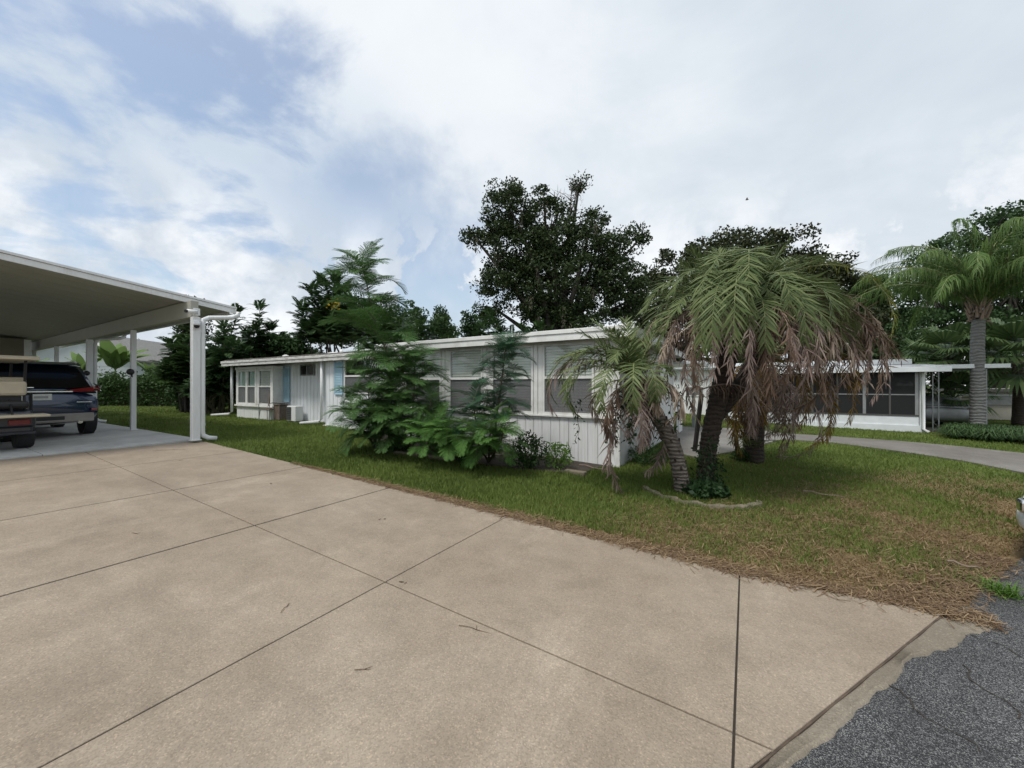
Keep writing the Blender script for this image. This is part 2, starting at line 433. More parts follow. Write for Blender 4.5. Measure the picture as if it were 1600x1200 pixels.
class MB:
    def __init__(s):
        s.v, s.f, s.n = [], [], 0

    def add(s, v, f):
        s.v.append(np.asarray(v, float).reshape(-1, 3)); b = s.n
        s.f += [tuple(i + b for i in q) for q in f]; s.n += len(s.v[-1])
        return s

    def box(s, lo, hi, mat=None):
        x0, y0, z0 = lo; x1, y1, z1 = hi
        v = np.array([(x0, y0, z0), (x1, y0, z0), (x1, y1, z0), (x0, y1, z0), (x0, y0, z1), (x1, y0, z1), (x1, y1, z1), (x0, y1, z1)], float)
        if mat is not None: v = np.array([tuple(mat @ Vector(p)) for p in v])
        return s.add(v, [(0, 3, 2, 1), (4, 5, 6, 7), (0, 1, 5, 4), (1, 2, 6, 5), (2, 3, 7, 6), (3, 0, 4, 7)])

    def cbox(s, c, size, rz=0, ry=0, rx=0):
        h = [d / 2 for d in size]
        return s.box([-a for a in h], h, Matrix.Translation(c) @ Euler((rx, ry, rz)).to_matrix().to_4x4())

    def prism(s, poly, z0, z1):
        """vertical prism over an xy outline (counter-clockwise); z may be functions of x, y"""
        n = len(poly)
        f0 = z0 if callable(z0) else (lambda x, y: z0); f1 = z1 if callable(z1) else (lambda x, y: z1)
        v = [(x, y, f0(x, y)) for x, y in poly] + [(x, y, f1(x, y)) for x, y in poly]
        return s.add(v, [tuple(reversed(range(n))), tuple(range(n, 2 * n))] + [(i, (i + 1) % n, n + (i + 1) % n, n + i) for i in range(n)])

    def extrude(s, prof, a, b, axis='x'):
        """profile of (u, z) pairs swept between a and b along an axis"""
        n = len(prof)
        mk = (lambda t, u, z: (t, u, z)) if axis == 'x' else (lambda t, u, z: (u, t, z))
        v = [mk(a, u, z) for u, z in prof] + [mk(b, u, z) for u, z in prof]
        return s.add(v, [tuple(range(n)), tuple(reversed(range(n, 2 * n)))] + [(i, n + i, n + (i + 1) % n, (i + 1) % n) for i in range(n)])

    def tube(s, pts, rad, n=8, caps=True, sq=False):
        pts = [Vector(p) for p in pts]; k = len(pts)
        rad = [rad] * k if not hasattr(rad, '__len__') else list(rad)
        rings = []; up = Vector((0.31, 0.17, 0.93))
        for i, p in enumerate(pts):
            t = (pts[min(i + 1, k - 1)] - pts[max(i - 1, 0)]).normalized()
            a = t.cross(up)
            if a.length < 1e-3: a = t.cross(Vector((1, 0, 0)))
            a.normalize(); b = t.cross(a)
            rings += [tuple(p + (a * math.cos(q) + b * math.sin(q)) * rad[i]) for q in [2 * math.pi * (j + 0.5) / n for j in range(n)]]
        f = [(i * n + j, i * n + (j + 1) % n, (i + 1) * n + (j + 1) % n, (i + 1) * n + j) for i in range(k - 1) for j in range(n)]
        if caps: f += [tuple(reversed(range(n))), tuple(range((k - 1) * n, k * n))]
        return s.add(rings, f)

    def disc_wheel(s, c, r, w, axis='y', n=24, prof=None):
        """lathe of (radius, offset) pairs round an axis"""
        prof = prof or [(r * 0.62, -w / 2), (r * 0.93, -w / 2), (r, -w * 0.36), (r, w * 0.36), (r * 0.93, w / 2), (r * 0.62, w / 2)]
        k = len(prof); v = []
        for j in range(n):
            a = 2 * math.pi * j / n
            for rr, o in prof:
                p = (rr * math.cos(a), o, rr * math.sin(a)) if axis == 'y' else (o, rr * math.cos(a), rr * math.sin(a)) if axis == 'x' else (rr * math.cos(a), rr * math.sin(a), o)
                v.append((c[0] + p[0], c[1] + p[1], c[2] + p[2]))
        f = [(j * k + i, j * k + i + 1, ((j + 1) % n) * k + i + 1, ((j + 1) % n) * k + i) for j in range(n) for i in range(k - 1)]
        f += [tuple(j * k for j in range(n)), tuple(j * k + k - 1 for j in reversed(range(n)))]
        return s.add(v, f)

    def build(s, name, mat, parent=None, smooth=False, bevel=0, col=None, kind=None, local=False, subsurf=0):
        me = bpy.data.meshes.new(name)
        v = np.concatenate(s.v) if s.v else np.zeros((0, 3))
        me.from_pydata(v.tolist(), [], s.f)
        if mat is not None: me.materials.append(mat)
        o = bpy.data.objects.new(name, me); COL.objects.link(o)
        attach(o, parent, local)
        if col is not None:
            a = me.attributes.new('col', 'FLOAT_COLOR', 'POINT')
            a.data.foreach_set('color', np.concatenate([col, np.ones((len(col), 1))], 1).astype(np.float32).ravel())
        if smooth: me.polygons.foreach_set('use_smooth', [True] * len(me.polygons))
        if bevel:
            bv = o.modifiers.new('bevel', 'BEVEL'); bv.width = bevel; bv.segments = 2; bv.limit_method = 'ANGLE'
        if subsurf:
            sb = o.modifiers.new('subsurf', 'SUBSURF'); sb.levels = sb.render_levels = subsurf
        if kind: o['kind'] = kind
        return o


ROOTM = {}


def attach(o, parent, local=False):
    if parent is None: return
    r = parent
    while r.parent: r = r.parent
    o.parent = parent
    if not local and r in ROOTM:
        o.data.transform(ROOTM[r].inverted())


def thing(name, label, cat, loc=(0, 0, 0), rz=0.0, group=None):
    o = bpy.data.objects.new(name, None); COL.objects.link(o)
    o.empty_display_size = 0.2
    o.location = loc; o.rotation_euler = (0, 0, rz)
    ROOTM[o] = Matrix.Translation(loc) @ Matrix.Rotation(rz, 4, 'Z')
    return tag(o, label, cat, group)


def tag(o, label, cat, group=None):
    o['label'] = label; o['category'] = cat
    if group: o['group'] = group
    return o


def inst(src, parent, mtx, name=None):
    """another object sharing src's mesh, placed by mtx in the parent's space"""
    o = bpy.data.objects.new(name or src.name.split('.')[0], src.data if hasattr(src, 'data') else src)
    COL.objects.link(o); o.parent = parent; o.matrix_basis = mtx
    return o


def fast_mesh(name, V, F, mat, col=None):
    """big triangle or quad mesh from numpy arrays"""
    me = bpy.data.meshes.new(name)
    V = np.asarray(V, np.float32); F = np.asarray(F, np.int32)
    k = F.shape[1]
    me.vertices.add(len(V)); me.vertices.foreach_set('co', V.ravel())
    me.loops.add(F.size); me.loops.foreach_set('vertex_index', F.ravel())
    me.polygons.add(len(F)); me.polygons.foreach_set('loop_start', np.arange(len(F), dtype=np.int32) * k)
    me.polygons.foreach_set('loop_total', np.full(len(F), k, np.int32))
    if col is not None:
        a = me.attributes.new('col', 'FLOAT_COLOR', 'POINT')
        a.data.foreach_set('color', np.concatenate([col, np.ones((len(col), 1))], 1).astype(np.float32).ravel())
    me.update(); me.validate()
    me.materials.append(mat)
    return me


def link(name, me, parent=None, kind=None, local=False):
    o = bpy.data.objects.new(name, me); COL.objects.link(o)
    attach(o, parent, local)
    if kind: o['kind'] = kind
    return o


# ------------------------------------------------------------------ the lie of the land


def soft(v, a, b, wa, wb):
    v = np.asarray(v, float)
    return np.where(v < a, a - wa * np.tanh((a - v) / wa), np.where(v > b, b + wb * np.tanh((v - b) / wb), v))


def gz(x, y):
    r = -0.0356 * soft(x, -9.8, 1.0, 1.0, 4.0) - 0.0069 * soft(y, -2, 8, 3, 5)
    return r if r.ndim else float(r)


def onG(px, py, dz=0.0):
    """where the ray through photo pixel (px, py) meets the ground"""
    d = pix_dir(px, py); t = 1.0
    for _ in range(60):
        p = Vector((0, 0, CAM_H)) + d * t
        t = (gz(p.x, p.y) + dz - CAM_H) / d.z
    return Vector((0, 0, CAM_H)) + d * t


def vnoise(x, y, s, seed=0):
    """smooth value noise for numpy arrays, 0..1"""
    x = np.asarray(x) * s + 100.7; y = np.asarray(y) * s + 57.3
    xi, yi = np.floor(x).astype(int), np.floor(y).astype(int)
    fx, fy = x - xi, y - yi
    fx, fy = fx * fx * (3 - 2 * fx), fy * fy * (3 - 2 * fy)

    def h(a, b):
        n = np.sin(a * 127.1 + b * 311.7 + seed * 74.7) * 43758.5453
        return n - np.floor(n)
    return (h(xi, yi) * (1 - fx) + h(xi + 1, yi) * fx) * (1 - fy) + (h(xi, yi + 1) * (1 - fx) + h(xi + 1, yi + 1) * fx) * fy


RD = np.array((0.493, 0.870)); RP = np.array((0.10, 1.98))   # kerb line of the road: a point and its direction
RNORM = np.array((0.870, -0.493))                             # towards the road


def road_t(x, y):
    return (np.asarray(x) - RP[0]) * RNORM[0] + (np.asarray(y) - RP[1]) * RNORM[1]


def dry(x, y):
    """0 green lawn .. 1 straw, worn by the road and along the concrete"""
    x = np.asarray(x, float); y = np.asarray(y, float)
    n = 0.55 * vnoise(x, y, 0.9, 1) + 0.3 * vnoise(x, y, 2.6, 2) + 0.15 * vnoise(x, y, 7, 3)
    edge = np.clip(1 - (y - 3.8) / 0.32, 0, 1) * np.clip((x + 6.5) / 3.5, 0, 1)
    t = -road_t(x, y)
    corner = np.clip(1 - t / 3.4, 0, 1) * np.clip((y - 2.0) / 1.5, 0, 1) * np.clip((12.5 - y) / 3, 0, 1) * np.clip((x + 2.6) / 2.2, 0, 1)
    patch = np.exp(-(((x + 0.1) / 1.5) ** 2 + ((y - 9.0) / 1.5) ** 2)) * 0.35
    return np.clip(1.25 * corner * (0.25 + 1.1 * n) + 1.0 * edge * (0.5 + n) + patch + (n - 0.62) * 0.8, 0, 1)


def lawn_col(x, y, rnd):
    d = dry(x, y)[:, None]
    g1, g2 = np.array((0.078, 0.122, 0.025)), np.array((0.188, 0.240, 0.058))
    s1, s2 = np.array((0.15, 0.092, 0.045)), np.array((0.34, 0.25, 0.135))
    n = vnoise(x, y, 0.7, 9)[:, None]
    g = g1 + (g2 - g1) * np.clip(0.55 * rnd + 0.6 * n - 0.05, 0, 1); s = s1 + (s2 - s1) * rnd
    return g, s, d


def build_ground():
    def axis(lo, hi, step):
        c = list(np.arange(lo, hi + 1e-6, step)); a, b = [], []
        d, p = step, lo
        while p > -1500: d *= 1.35; p -= d; a.append(p)
        d, p = step, hi
        while p < 1500: d *= 1.35; p += d; b.append(p)
        return np.array(a[::-1] + c + b)
    xs, ys = axis(-34, 12, 0.2), axis(-6, 30, 0.2)
    X, Y = np.meshgrid(xs, ys); nx, ny = len(xs), len(ys)
    x, y = X.ravel(), Y.ravel()
    V = np.stack([x, y, gz(x, y)], 1)
    i = np.arange(nx * ny).reshape(ny, nx)
    F = np.stack([i[:-1, :-1], i[:-1, 1:], i[1:, 1:], i[1:, :-1]], -1).reshape(-1, 4)
    g, s, d = lawn_col(x, y, vnoise(x, y, 5, 4)[:, None])
    col = g * 0.62 * (1 - d) + s * 0.8 * d
    o = link('lawn', fast_mesh('lawn', V, F, M['lawn'], col), kind='structure')
    for p in o.data.polygons: pass
    return o


LAWN = build_ground()

# road, apron and driveway -------------------------------------------------------------


def build_road():
    s = np.arange(-40, 80.1, 0.5); t = np.concatenate([np.arange(-0.0, 2.0, 0.25), np.arange(2.0, 6.6, 0.5)])
    S, T = np.meshgrid(s, t)
    edge = 0.05 * np.sin(S * 3.1) + 0.06 * np.sin(S * 7.7 + 1) + 0.03 * np.sin(S * 17)
    T = np.where(T == 0, 0.0 + edge * 0.6, T)
    x = RP[0] + RD[0] * S + RNORM[0] * T; y = RP[1] + RD[1] * S + RNORM[1] * T
    V = np.stack([x.ravel(), y.ravel(), gz(x, y).ravel() + 0.012], 1)
    i = np.arange(S.size).reshape(S.shape)
    F = np.stack([i[:-1, :-1], i[1:, :-1], i[1:, 1:], i[:-1, 1:]], -1).reshape(-1, 4)
    link('road', fast_mesh('road', V, F, M['asphalt']), kind='structure')
    # broken concrete lip between driveway and asphalt, uneven on the road side
    s = np.arange(-3.4, 2.62, 0.015)
    wob = 0.055 + 0.02 * np.sin(s * 3.1 + 0.5) + 0.06 * (vnoise(s, s * 0, 3, 1) - .5) + 0.03 * (vnoise(s, s * 0, 9, 2) - .5) + 0.016 * (vnoise(s, s * 0, 28, 3) - .5) + np.clip(s - 1.6, 0, 1) * .09
    wob = wob * np.clip((2.62 - s) / 0.12, 0.2, 1) * np.clip(.55 + .3 * s, .35, 1.1)
    rows = []
    for tt, dz in ((np.full_like(s, -0.06), 0.018), (np.full_like(s, 0.02), 0.020), (wob * 0.7, 0.026), (wob, 0.020), (wob + 0.012, 0.004)):
        x = RP[0] + RD[0] * s + RNORM[0] * tt; y = RP[1] + RD[1] * s + RNORM[1] * tt
        rows.append(np.stack([x, y, gz(x, y) + dz + 0.003 * np.sin(s * 13)], 1))
    V = np.concatenate(rows); n = len(s); i = np.arange(5 * n).reshape(5, n)
    F = np.stack([i[:-1, :-1], i[1:, :-1], i[1:, 1:], i[:-1, 1:]], -1).reshape(-1, 4)
    link('concrete_apron', fast_mesh('concrete_apron', V, F, M['apron']), kind='structure')
    # rusty joint strip on the driveway's lip
    a, b = RP - RD * 3.4, RP + RD * 2.30
    mb = MB(); q = [a - RNORM * 0.030, b - RNORM * 0.030, b - RNORM * 0.021, a - RNORM * 0.021]
    mb.prism([tuple(p) for p in q][::-1], lambda x, y: gz(x, y) - 0.02, lambda x, y: gz(x, y) + 0.025)
    mb.build('joint_strip', M['rust_edge'], kind='structure')
    # tar-dark cracks in the asphalt
    for k, (p0, p1) in enumerate([((1380, 1070), (1530, 1180)), ((1495, 1040), (1600, 1130)), ((1500, 985), (1600, 1030))]):
        A, B = onG(*p0), onG(*p1); mb = MB(); pts = []
        for j in range(15):
            u = j / 14; p = A.lerp(B, u); n = Vector((-(B - A).y, (B - A).x, 0)).normalized()
            p = p + n * (0.03 * math.sin(u * 9 + k) + 0.012 * random.uniform(-1, 1)); pts.append((p, n))
        v = []
        for p, n in pts:
            w = random.uniform(0.002, 0.006)
            for sgn in (-1, 1):
                q = p + n * w * sgn; v.append((q.x, q.y, gz(q.x, q.y) + 0.0165))
        mb.add(v, [(2 * j, 2 * j + 1, 2 * j + 3, 2 * j + 2) for j in range(14)])
        mb.build('asphalt_crack', M['tar'], kind='structure')


build_road()
XJ = [-0.05, -2.36, -4.30, -6.36, -8.45, -10.36]
YJ = [-3.4, -1.55, 0.22, 2.04, 3.82]


def build_driveway():
    base = bpy.data.objects.new('driveway', None); COL.objects.link(base); base['kind'] = 'structure'
    g = 0.0055
    mb = MB()
    b = RP + RD * 2.25
    bed = [(-10.36, -3.4), (RP[0] - RD[0] * 6.0, -3.3), (RP[0] - 0.02, RP[1]), (b[0] - 0.04, b[1]), (b[0] - 0.15, 3.9), (-10.36, 3.8)]
    mb.prism(bed, lambda x, y: gz(x, y) - 0.1, lambda x, y: gz(x, y) + 0.019)
    mb.build('joint_bed', M['tar'], base)

    def slab(poly):
        m = MB(); m.prism(poly, lambda x, y: gz(x, y) - 0.08, lambda x, y: gz(x, y) + 0.03)
        m.build('concrete_slab', M['drive'], base, bevel=0.004)
    for i in range(len(XJ) - 1):
        x1, x0 = XJ[i] - (.005 if i < 2 else .011), XJ[i + 1] + (.005 if i < 1 else .011)
        for j in range(len(YJ) - 1):
            y0, y1 = YJ[j] + g, YJ[j + 1] - g
            poly = []
            for (x, y) in ((x0, y0), (x1, y0), (x1, y1), (x0, y1)): poly.append((x, y))
            if j == 0 and i < 2: continue
            if i == 0 and j < 3:     # rows cut by the slanting kerb line
                kx = lambda y: RP[0] + (y - RP[1]) * RD[0] / RD[1] - 0.035
                yk = RP[1] + (x1 + 0.035 - RP[0]) * RD[1] / RD[0]
                poly = [(x0, y0), (kx(y0), y0), (x1, yk), (x1, y1), (x0, y1)] if j == 2 else [(x0, y0), (kx(y0), y0), (kx(y1), y1), (x0, y1)]
            slab(poly)
    # the tapering corner slabs by the road
    def kx(y): return RP[0] + (y - RP[1]) * RD[0] / RD[1] - 0.035
    slab([(-0.05 + g, 2.04 + g), (kx(2.04 + g), 2.04 + g), (kx(4.03), 4.03), (0.75, 3.92), (-0.05 + g, 3.83)])
    slab([(-0.05 + g, kx(0) * 0 + 1.80), (kx(2.03) - 0.0, 2.04 - g), (-0.05 + g, 2.04 - g)])


build_driveway()

CZ = 0.41   # top of the carport's floor


def build_carport_floor():
    base = bpy.data.objects.new('carport_floor', None); COL.objects.link(base); base['kind'] = 'structure'
    xs = [-10.37, -14.2, -18.2, -22.4, -27.5]; ys = [-4.2, -0.9, 1.55, 3.82]
    MB().box((-27.5, -4.2, 0.1), (-10.40, 3.80, CZ - 0.012)).build('joint_bed', M['tar'], base)
    for i in range(4):
        for j in range(3):
            MB().box((xs[i + 1] + 0.005, ys[j] + 0.005, 0.2), (xs[i] - 0.005, ys[j + 1] - 0.005, CZ)).build('concrete_slab', M['slab'], base, bevel=0.005)


build_carport_floor()


def build_paths():
    near = [(1190, 687), (1215, 687), (1300, 693), (1400, 706), (1500, 721), (1600, 741), (1700, 772)]
    far = [(1700, 722), (1600, 710), (1500, 699), (1400, 690), (1300, 683), (1220, 678), (1190, 677)]
    poly = [tuple(onG(*p))[:2] for p in near + far]
    z = lambda dz: (lambda x, y: gz(x, y) + dz)
    m = MB(); m.prism(poly, z(-0.03), z(0.035)); m.build('neighbour_path', M['path'], kind='structure')
    pal = [tuple(onG(*p))[:2] for p in [(1040, 706), (1092, 718), (1150, 707), (1200, 694), (1240, 684), (1210, 676), (1150, 671), (1066, 668)]]
    m = MB(); m.prism(pal, z(-0.03), z(0.045)); m.build('patio_floor', M['patio'], kind='structure')


build_paths()

# ------------------------------------------------------------------ carport on the left


def build_carport():
    t = thing('carport', 'white open-sided aluminium carport with cream ceiling over the parked vehicles', 'carport', (-10.2, 3.65, CZ))
    XB, XF = -26.6, -10.5
    Z = lambda y: 3.70 - 0.103 * (y - 1.12)          # underside of the roof, falling towards the lawn
    y0, y1 = -4.6, 4.42
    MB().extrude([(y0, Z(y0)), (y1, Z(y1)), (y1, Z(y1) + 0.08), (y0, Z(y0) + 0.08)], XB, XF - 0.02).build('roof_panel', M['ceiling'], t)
    MB().extrude([(y0, Z(y0) - 0.03), (y1 + 0.12, Z(y1 + 0.12) - 0.03), (y1 + 0.12, Z(y1 + 0.12) + 0.075), (y0, Z(y0) + 0.075)], XF - 0.018, XF + 0.022).build('front_fascia', M['alu'], t)
    MB().extrude([(y0, Z(y0) + 0.082), (y1 + 0.14, Z(y1 + 0.14) + 0.082), (y1 + 0.14, Z(y1 + 0.14) + 0.125), (y0, Z(y0) + 0.125)], XF - 0.03, XF + 0.045).build('drip_edge', M['alu'], t)
    for k in range(26):
        xs_ = XF - .02 - .61 * (k + 1)
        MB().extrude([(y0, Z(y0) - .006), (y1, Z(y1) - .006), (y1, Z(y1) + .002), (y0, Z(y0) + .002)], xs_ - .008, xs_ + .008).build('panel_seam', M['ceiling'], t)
    # eave gutter: an open trough along the low side
    zg = Z(y1)
    prof = [(y1 + 0.004, zg + 0.09), (y1 + 0.004, zg - 0.06), (y1 + 0.10, zg - 0.06), (y1 + 0.135, zg + 0.06), (y1 + 0.125, zg + 0.06), (y1 + 0.093, zg - 0.05), (y1 + 0.014, zg - 0.05), (y1 + 0.014, zg + 0.09)]
    MB().extrude(prof, XB, XF - 0.022).build('gutter', M['alu'], t)
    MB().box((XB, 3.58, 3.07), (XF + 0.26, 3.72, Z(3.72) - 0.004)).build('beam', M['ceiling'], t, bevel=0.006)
    for i, x in enumerate((-10.2, -14.0, -18.0, -22.2, -26.05)):
        w = 0.07 if i in (0, 2) else 0.052
        p = MB().box((x - w, 3.65 - w, CZ), (x + w, 3.65 + w, 3.068)).build('post', M['alu'], t, bevel=0.008)
        for dx in (-0.035, 0.035):
            MB().box((x + dx - 0.006, 3.65 - w - 0.004, CZ + 0.01), (x + dx + 0.006, 3.65 - w - 0.0005, 3.06)).build('post_groove', M['alu'], p)
        MB().box((x - w - 0.02, 3.65 - w - 0.02, CZ), (x + w + 0.02, 3.65 + w + 0.02, CZ + 0.012)).build('base_plate', M['alu'], p)
        if i in (0, 2):
            yo = 3.65 + w + 0.055
            pts = [(x, y1 + 0.06, zg - 0.05), (x, y1 + 0.05, zg - 0.13), (x, y1 - 0.08, zg - 0.20), (x, yo + 0.12, zg - 0.27), (x, yo + 0.02, zg - 0.33), (x, yo, zg - 0.45), (x, yo, CZ + 0.16), (x, yo + 0.02, CZ + 0.09), (x + 0.03, yo + 0.10, CZ + 0.03), (x + 0.05, yo + 0.25, CZ - 0.0)]
            d = MB().tube(pts, 0.052, 10).build('downspout', M['alu'], t, smooth=True)
            MB().tube([(x, yo, zg - 0.62), (x, yo, zg - 0.58)], 0.057, 10).build('strap', M['alu'], d)
            MB().tube([(x, yo, CZ + 0.30), (x, yo, CZ + 0.36)], 0.057, 10).build('strap', M['alu'], d)
    # far shed wall closing the carport
    s = thing('storage_shed', 'dark tan wall of the shed at the far end of the carport', 'shed', (-24.4, 0.5, CZ))
    MB().box((-26.5, -4.3, CZ), (-24.4, 3.3, 3.42)).build('wall', M['tan_wall'], s)
    for k in range(8): MB().box((-24.398, -4.3, CZ + 0.33 * k + 0.02), (-24.38, 3.3, CZ + 0.33 * k + 0.33)).build('lap_board', M['tan_wall'], s)
    MB().box((-24.376, 3.16, CZ), (-24.33, 3.34, 3.40)).build('corner_trim', M['alu'], s)
    # fans clipped on two posts and two cameras on the front post
    for (x, z, lab) in ((-14.0, 1.95, 'small black clip fan on the second carport post from the front'), (-18.0, 1.98, 'small black clip fan on the carport post with the rear downspout'), (-22.2, 1.92, 'small black clip fan on the carport post above the blue car')):
        f = thing('clip_fan', lab, 'fan', (x, 3.6, z), 0, 'fans clipped to the carport posts')
        MB().disc_wheel((x + 0.12, 3.56, z), 0.12, 0.05, 'x', 18, [(0.02, -0.03), (0.07, -0.03), (0.082, 0), (0.07, 0.03), (0.02, 0.03)]).build('fan_guard', M['black'], f, smooth=True)
        MB().cbox((x + 0.09, 3.56, z - 0.02), (0.09, 0.09, 0.10)).build('motor', M['black'], f, bevel=0.01)
        MB().tube([(x + 0.05, 3.6, z - 0.05), (x + 0.03, 3.62, z - 0.16)], 0.02, 8).build('clip', M['black'], f)
    for (z, dy, lab) in ((3.16, -0.13, 'upper white bullet security camera at the top of the front carport post'), (2.90, 0.0, 'lower white dome security camera on the front carport post')):
        c = thing('security_camera', lab, 'camera', (-10.12, 3.62, z), 0, 'cameras on the front carport post')
        MB().box((-10.127, 3.58, z - 0.06), (-10.10, 3.70, z + 0.09)).build('bracket', M['alu'], c, bevel=0.006)
        if dy:
            MB().tube([(-10.06, 3.62, z), (-10.02, 3.44, z - 0.01)], 0.045, 14).build('camera_body', M['alu'], c, smooth=True)
            MB().tube([(-10.021, 3.445, z - 0.01), (-10.012, 3.405, z - 0.013)], 0.034, 12).build('lens', M['black'], c)
        else:
            MB().disc_wheel((-10.05, 3.62, z), 0.07, 0.1, 'z', 16, [(0.02, 0.06), (0.06, 0.05), (0.065, 0), (0.06, -0.02)]).build('camera_body', M['alu'], c, smooth=True)
            MB().disc_wheel((-10.05, 3.62, z), 0.05, 0.1, 'z', 16, [(0.055, -0.021), (0.05, -0.05), (0.03, -0.075), (0.004, -0.085)]).build('lens', M['black'], c, smooth=True)


build_carport()

# ------------------------------------------------------------------ vehicles


def loft(rings):
    n = len(rings[0]); v = [p for r in rings for p in r]
    f = [(i * n + j, (i + 1) * n + j, (i + 1) * n + (j + 1) % n, i * n + (j + 1) % n) for i in range(len(rings) - 1) for j in range(n)]
    f += [tuple(range(n)), tuple(reversed(range((len(rings) - 1) * n, len(rings) * n)))]
    return v, f


def car(t, paint, L, W, HB, HR, suv, parts=True):
    """car in local space: tail at x = 0 facing +x, nose towards -x; z = 0 on the ground"""
    hw = W / 2

    def sec(x, zb, zt, w, wt=None):
        wt = wt or w * 0.93; zm = zb + (zt - zb) * 0.62
        h = [(w * 0.86, zb), (w, zb + 0.12), (w * 1.0, zm), (wt, zt)]
        r = [(x, y, z) for y, z in h] + [(x, -y, z) for y, z in reversed(h)]
        return r
    st = [(0.0, .50, HB - .10, .86), (-.05, .42, HB - .02, .92), (-.20, .34, HB, .975), (-.6, .26, HB + .01, 1), (-1.4, .22, HB, 1), (-L * .55, .22, HB - .03, 1), (-L * .74, .22, HB - .09, .99), (-L * .88, .26, HB - .18, .985), (-L * .96, .30, HB - .26, .94), (-L, .38, HB - .36, .84)]
    v, f = loft([sec(x, a, b, k * hw) for x, a, b, k in st])
    MB().add(v, f).build('body', paint, t, smooth=True, local=True, subsurf=1)
    rs, rw = (.62, .70) if suv else (1.15, .66)
    gh = [(-.10, HB + .02, .83), (-.32, HB + (HR - HB) * .50, .78), (-rs, HR - .05, .73), (-rs - .45, HR, .73), (-L * .45, HR - .01, .73), (-L * .56, HR - .12, .74), (-L * .70, HB - .02, .82)]
    v, f = loft([[(x, hw * .90, HB - .10), (x, hw * k, (z if z > HB else HB)), (x, hw * k * .6, z + .03), (x, -hw * k * .6, z + .03), (x, -hw * k, (z if z > HB else HB)), (x, -hw * .90, HB - .10)] for x, z, k in gh])
    cab = MB().add(v, f).build('cabin', paint, t, smooth=True, local=True)
    # rear window, side windows, windscreen as glass set just proud of the cabin
    zl, zh = HB + .03, HR - .09
    sl = lambda z: -.10 - (rs - .10) * (z - HB - .02) / (HR - .05 - HB - .02) + .035
    MB().add([(sl(zl) + .035, hw * .80, zl), (sl(zl) + .035, -hw * .80, zl), (sl(zh) + .035, -hw * .66, zh), (sl(zh) + .035, hw * .66, zh), (sl(zl), hw * .80, zl), (sl(zl), -hw * .80, zl), (sl(zh), -hw * .66, zh), (sl(zh), hw * .66, zh)],
             [(0, 3, 2, 1), (4, 5, 6, 7), (0, 1, 5, 4), (1, 2, 6, 5), (2, 3, 7, 6), (3, 0, 4, 7)]).build('rear_window', M['car_glass'], t, local=True, bevel=0.01)
    for s in (-1, 1):
        q = [(-.55, hw * .885, HB + .02), (-L * .62, hw * .885, HB + .0), (-L * .54, hw * .765, HR - .12), (-rs - .15, hw * .765, HR - .09)]
        MB().add([(x, s * y, z) for x, y, z in q] + [(x, s * (y + .012), z) for x, y, z in q], [(0, 1, 2, 3), (7, 6, 5, 4), (0, 4, 5, 1), (1, 5, 6, 2), (2, 6, 7, 3), (3, 7, 4, 0)]).build('side_window', M['car_glass'], t, local=True)
        for x in (-.92, -L + (.92 if suv else 1.12)):
            wr = .37 if suv else .33
            hy = hw if suv else hw * .94
            MB().disc_wheel((x, s * (hy - .10), wr + .02), wr * 1.12, .16, 'y', 24, [(.05, -.09), (wr * 1.12, -.09), (wr * 1.12, .098), (.05, .098)]).build('wheel_arch', M['black'], t, local=True)
            w = MB().disc_wheel((x, s * (hy - .09), wr), wr, .225, 'y', 28).build('tyre', M['rubber'], t, smooth=True, local=True)
            MB().disc_wheel((x, s * (hy - .09), wr), wr, .2, 'y', 20, [(.03, .10 * s), (wr * .55, .085 * s), (wr * .66, .118 * s), (wr * .66, .05 * s)]).build('rim', M['rim'], w, smooth=True, local=True)
    return t


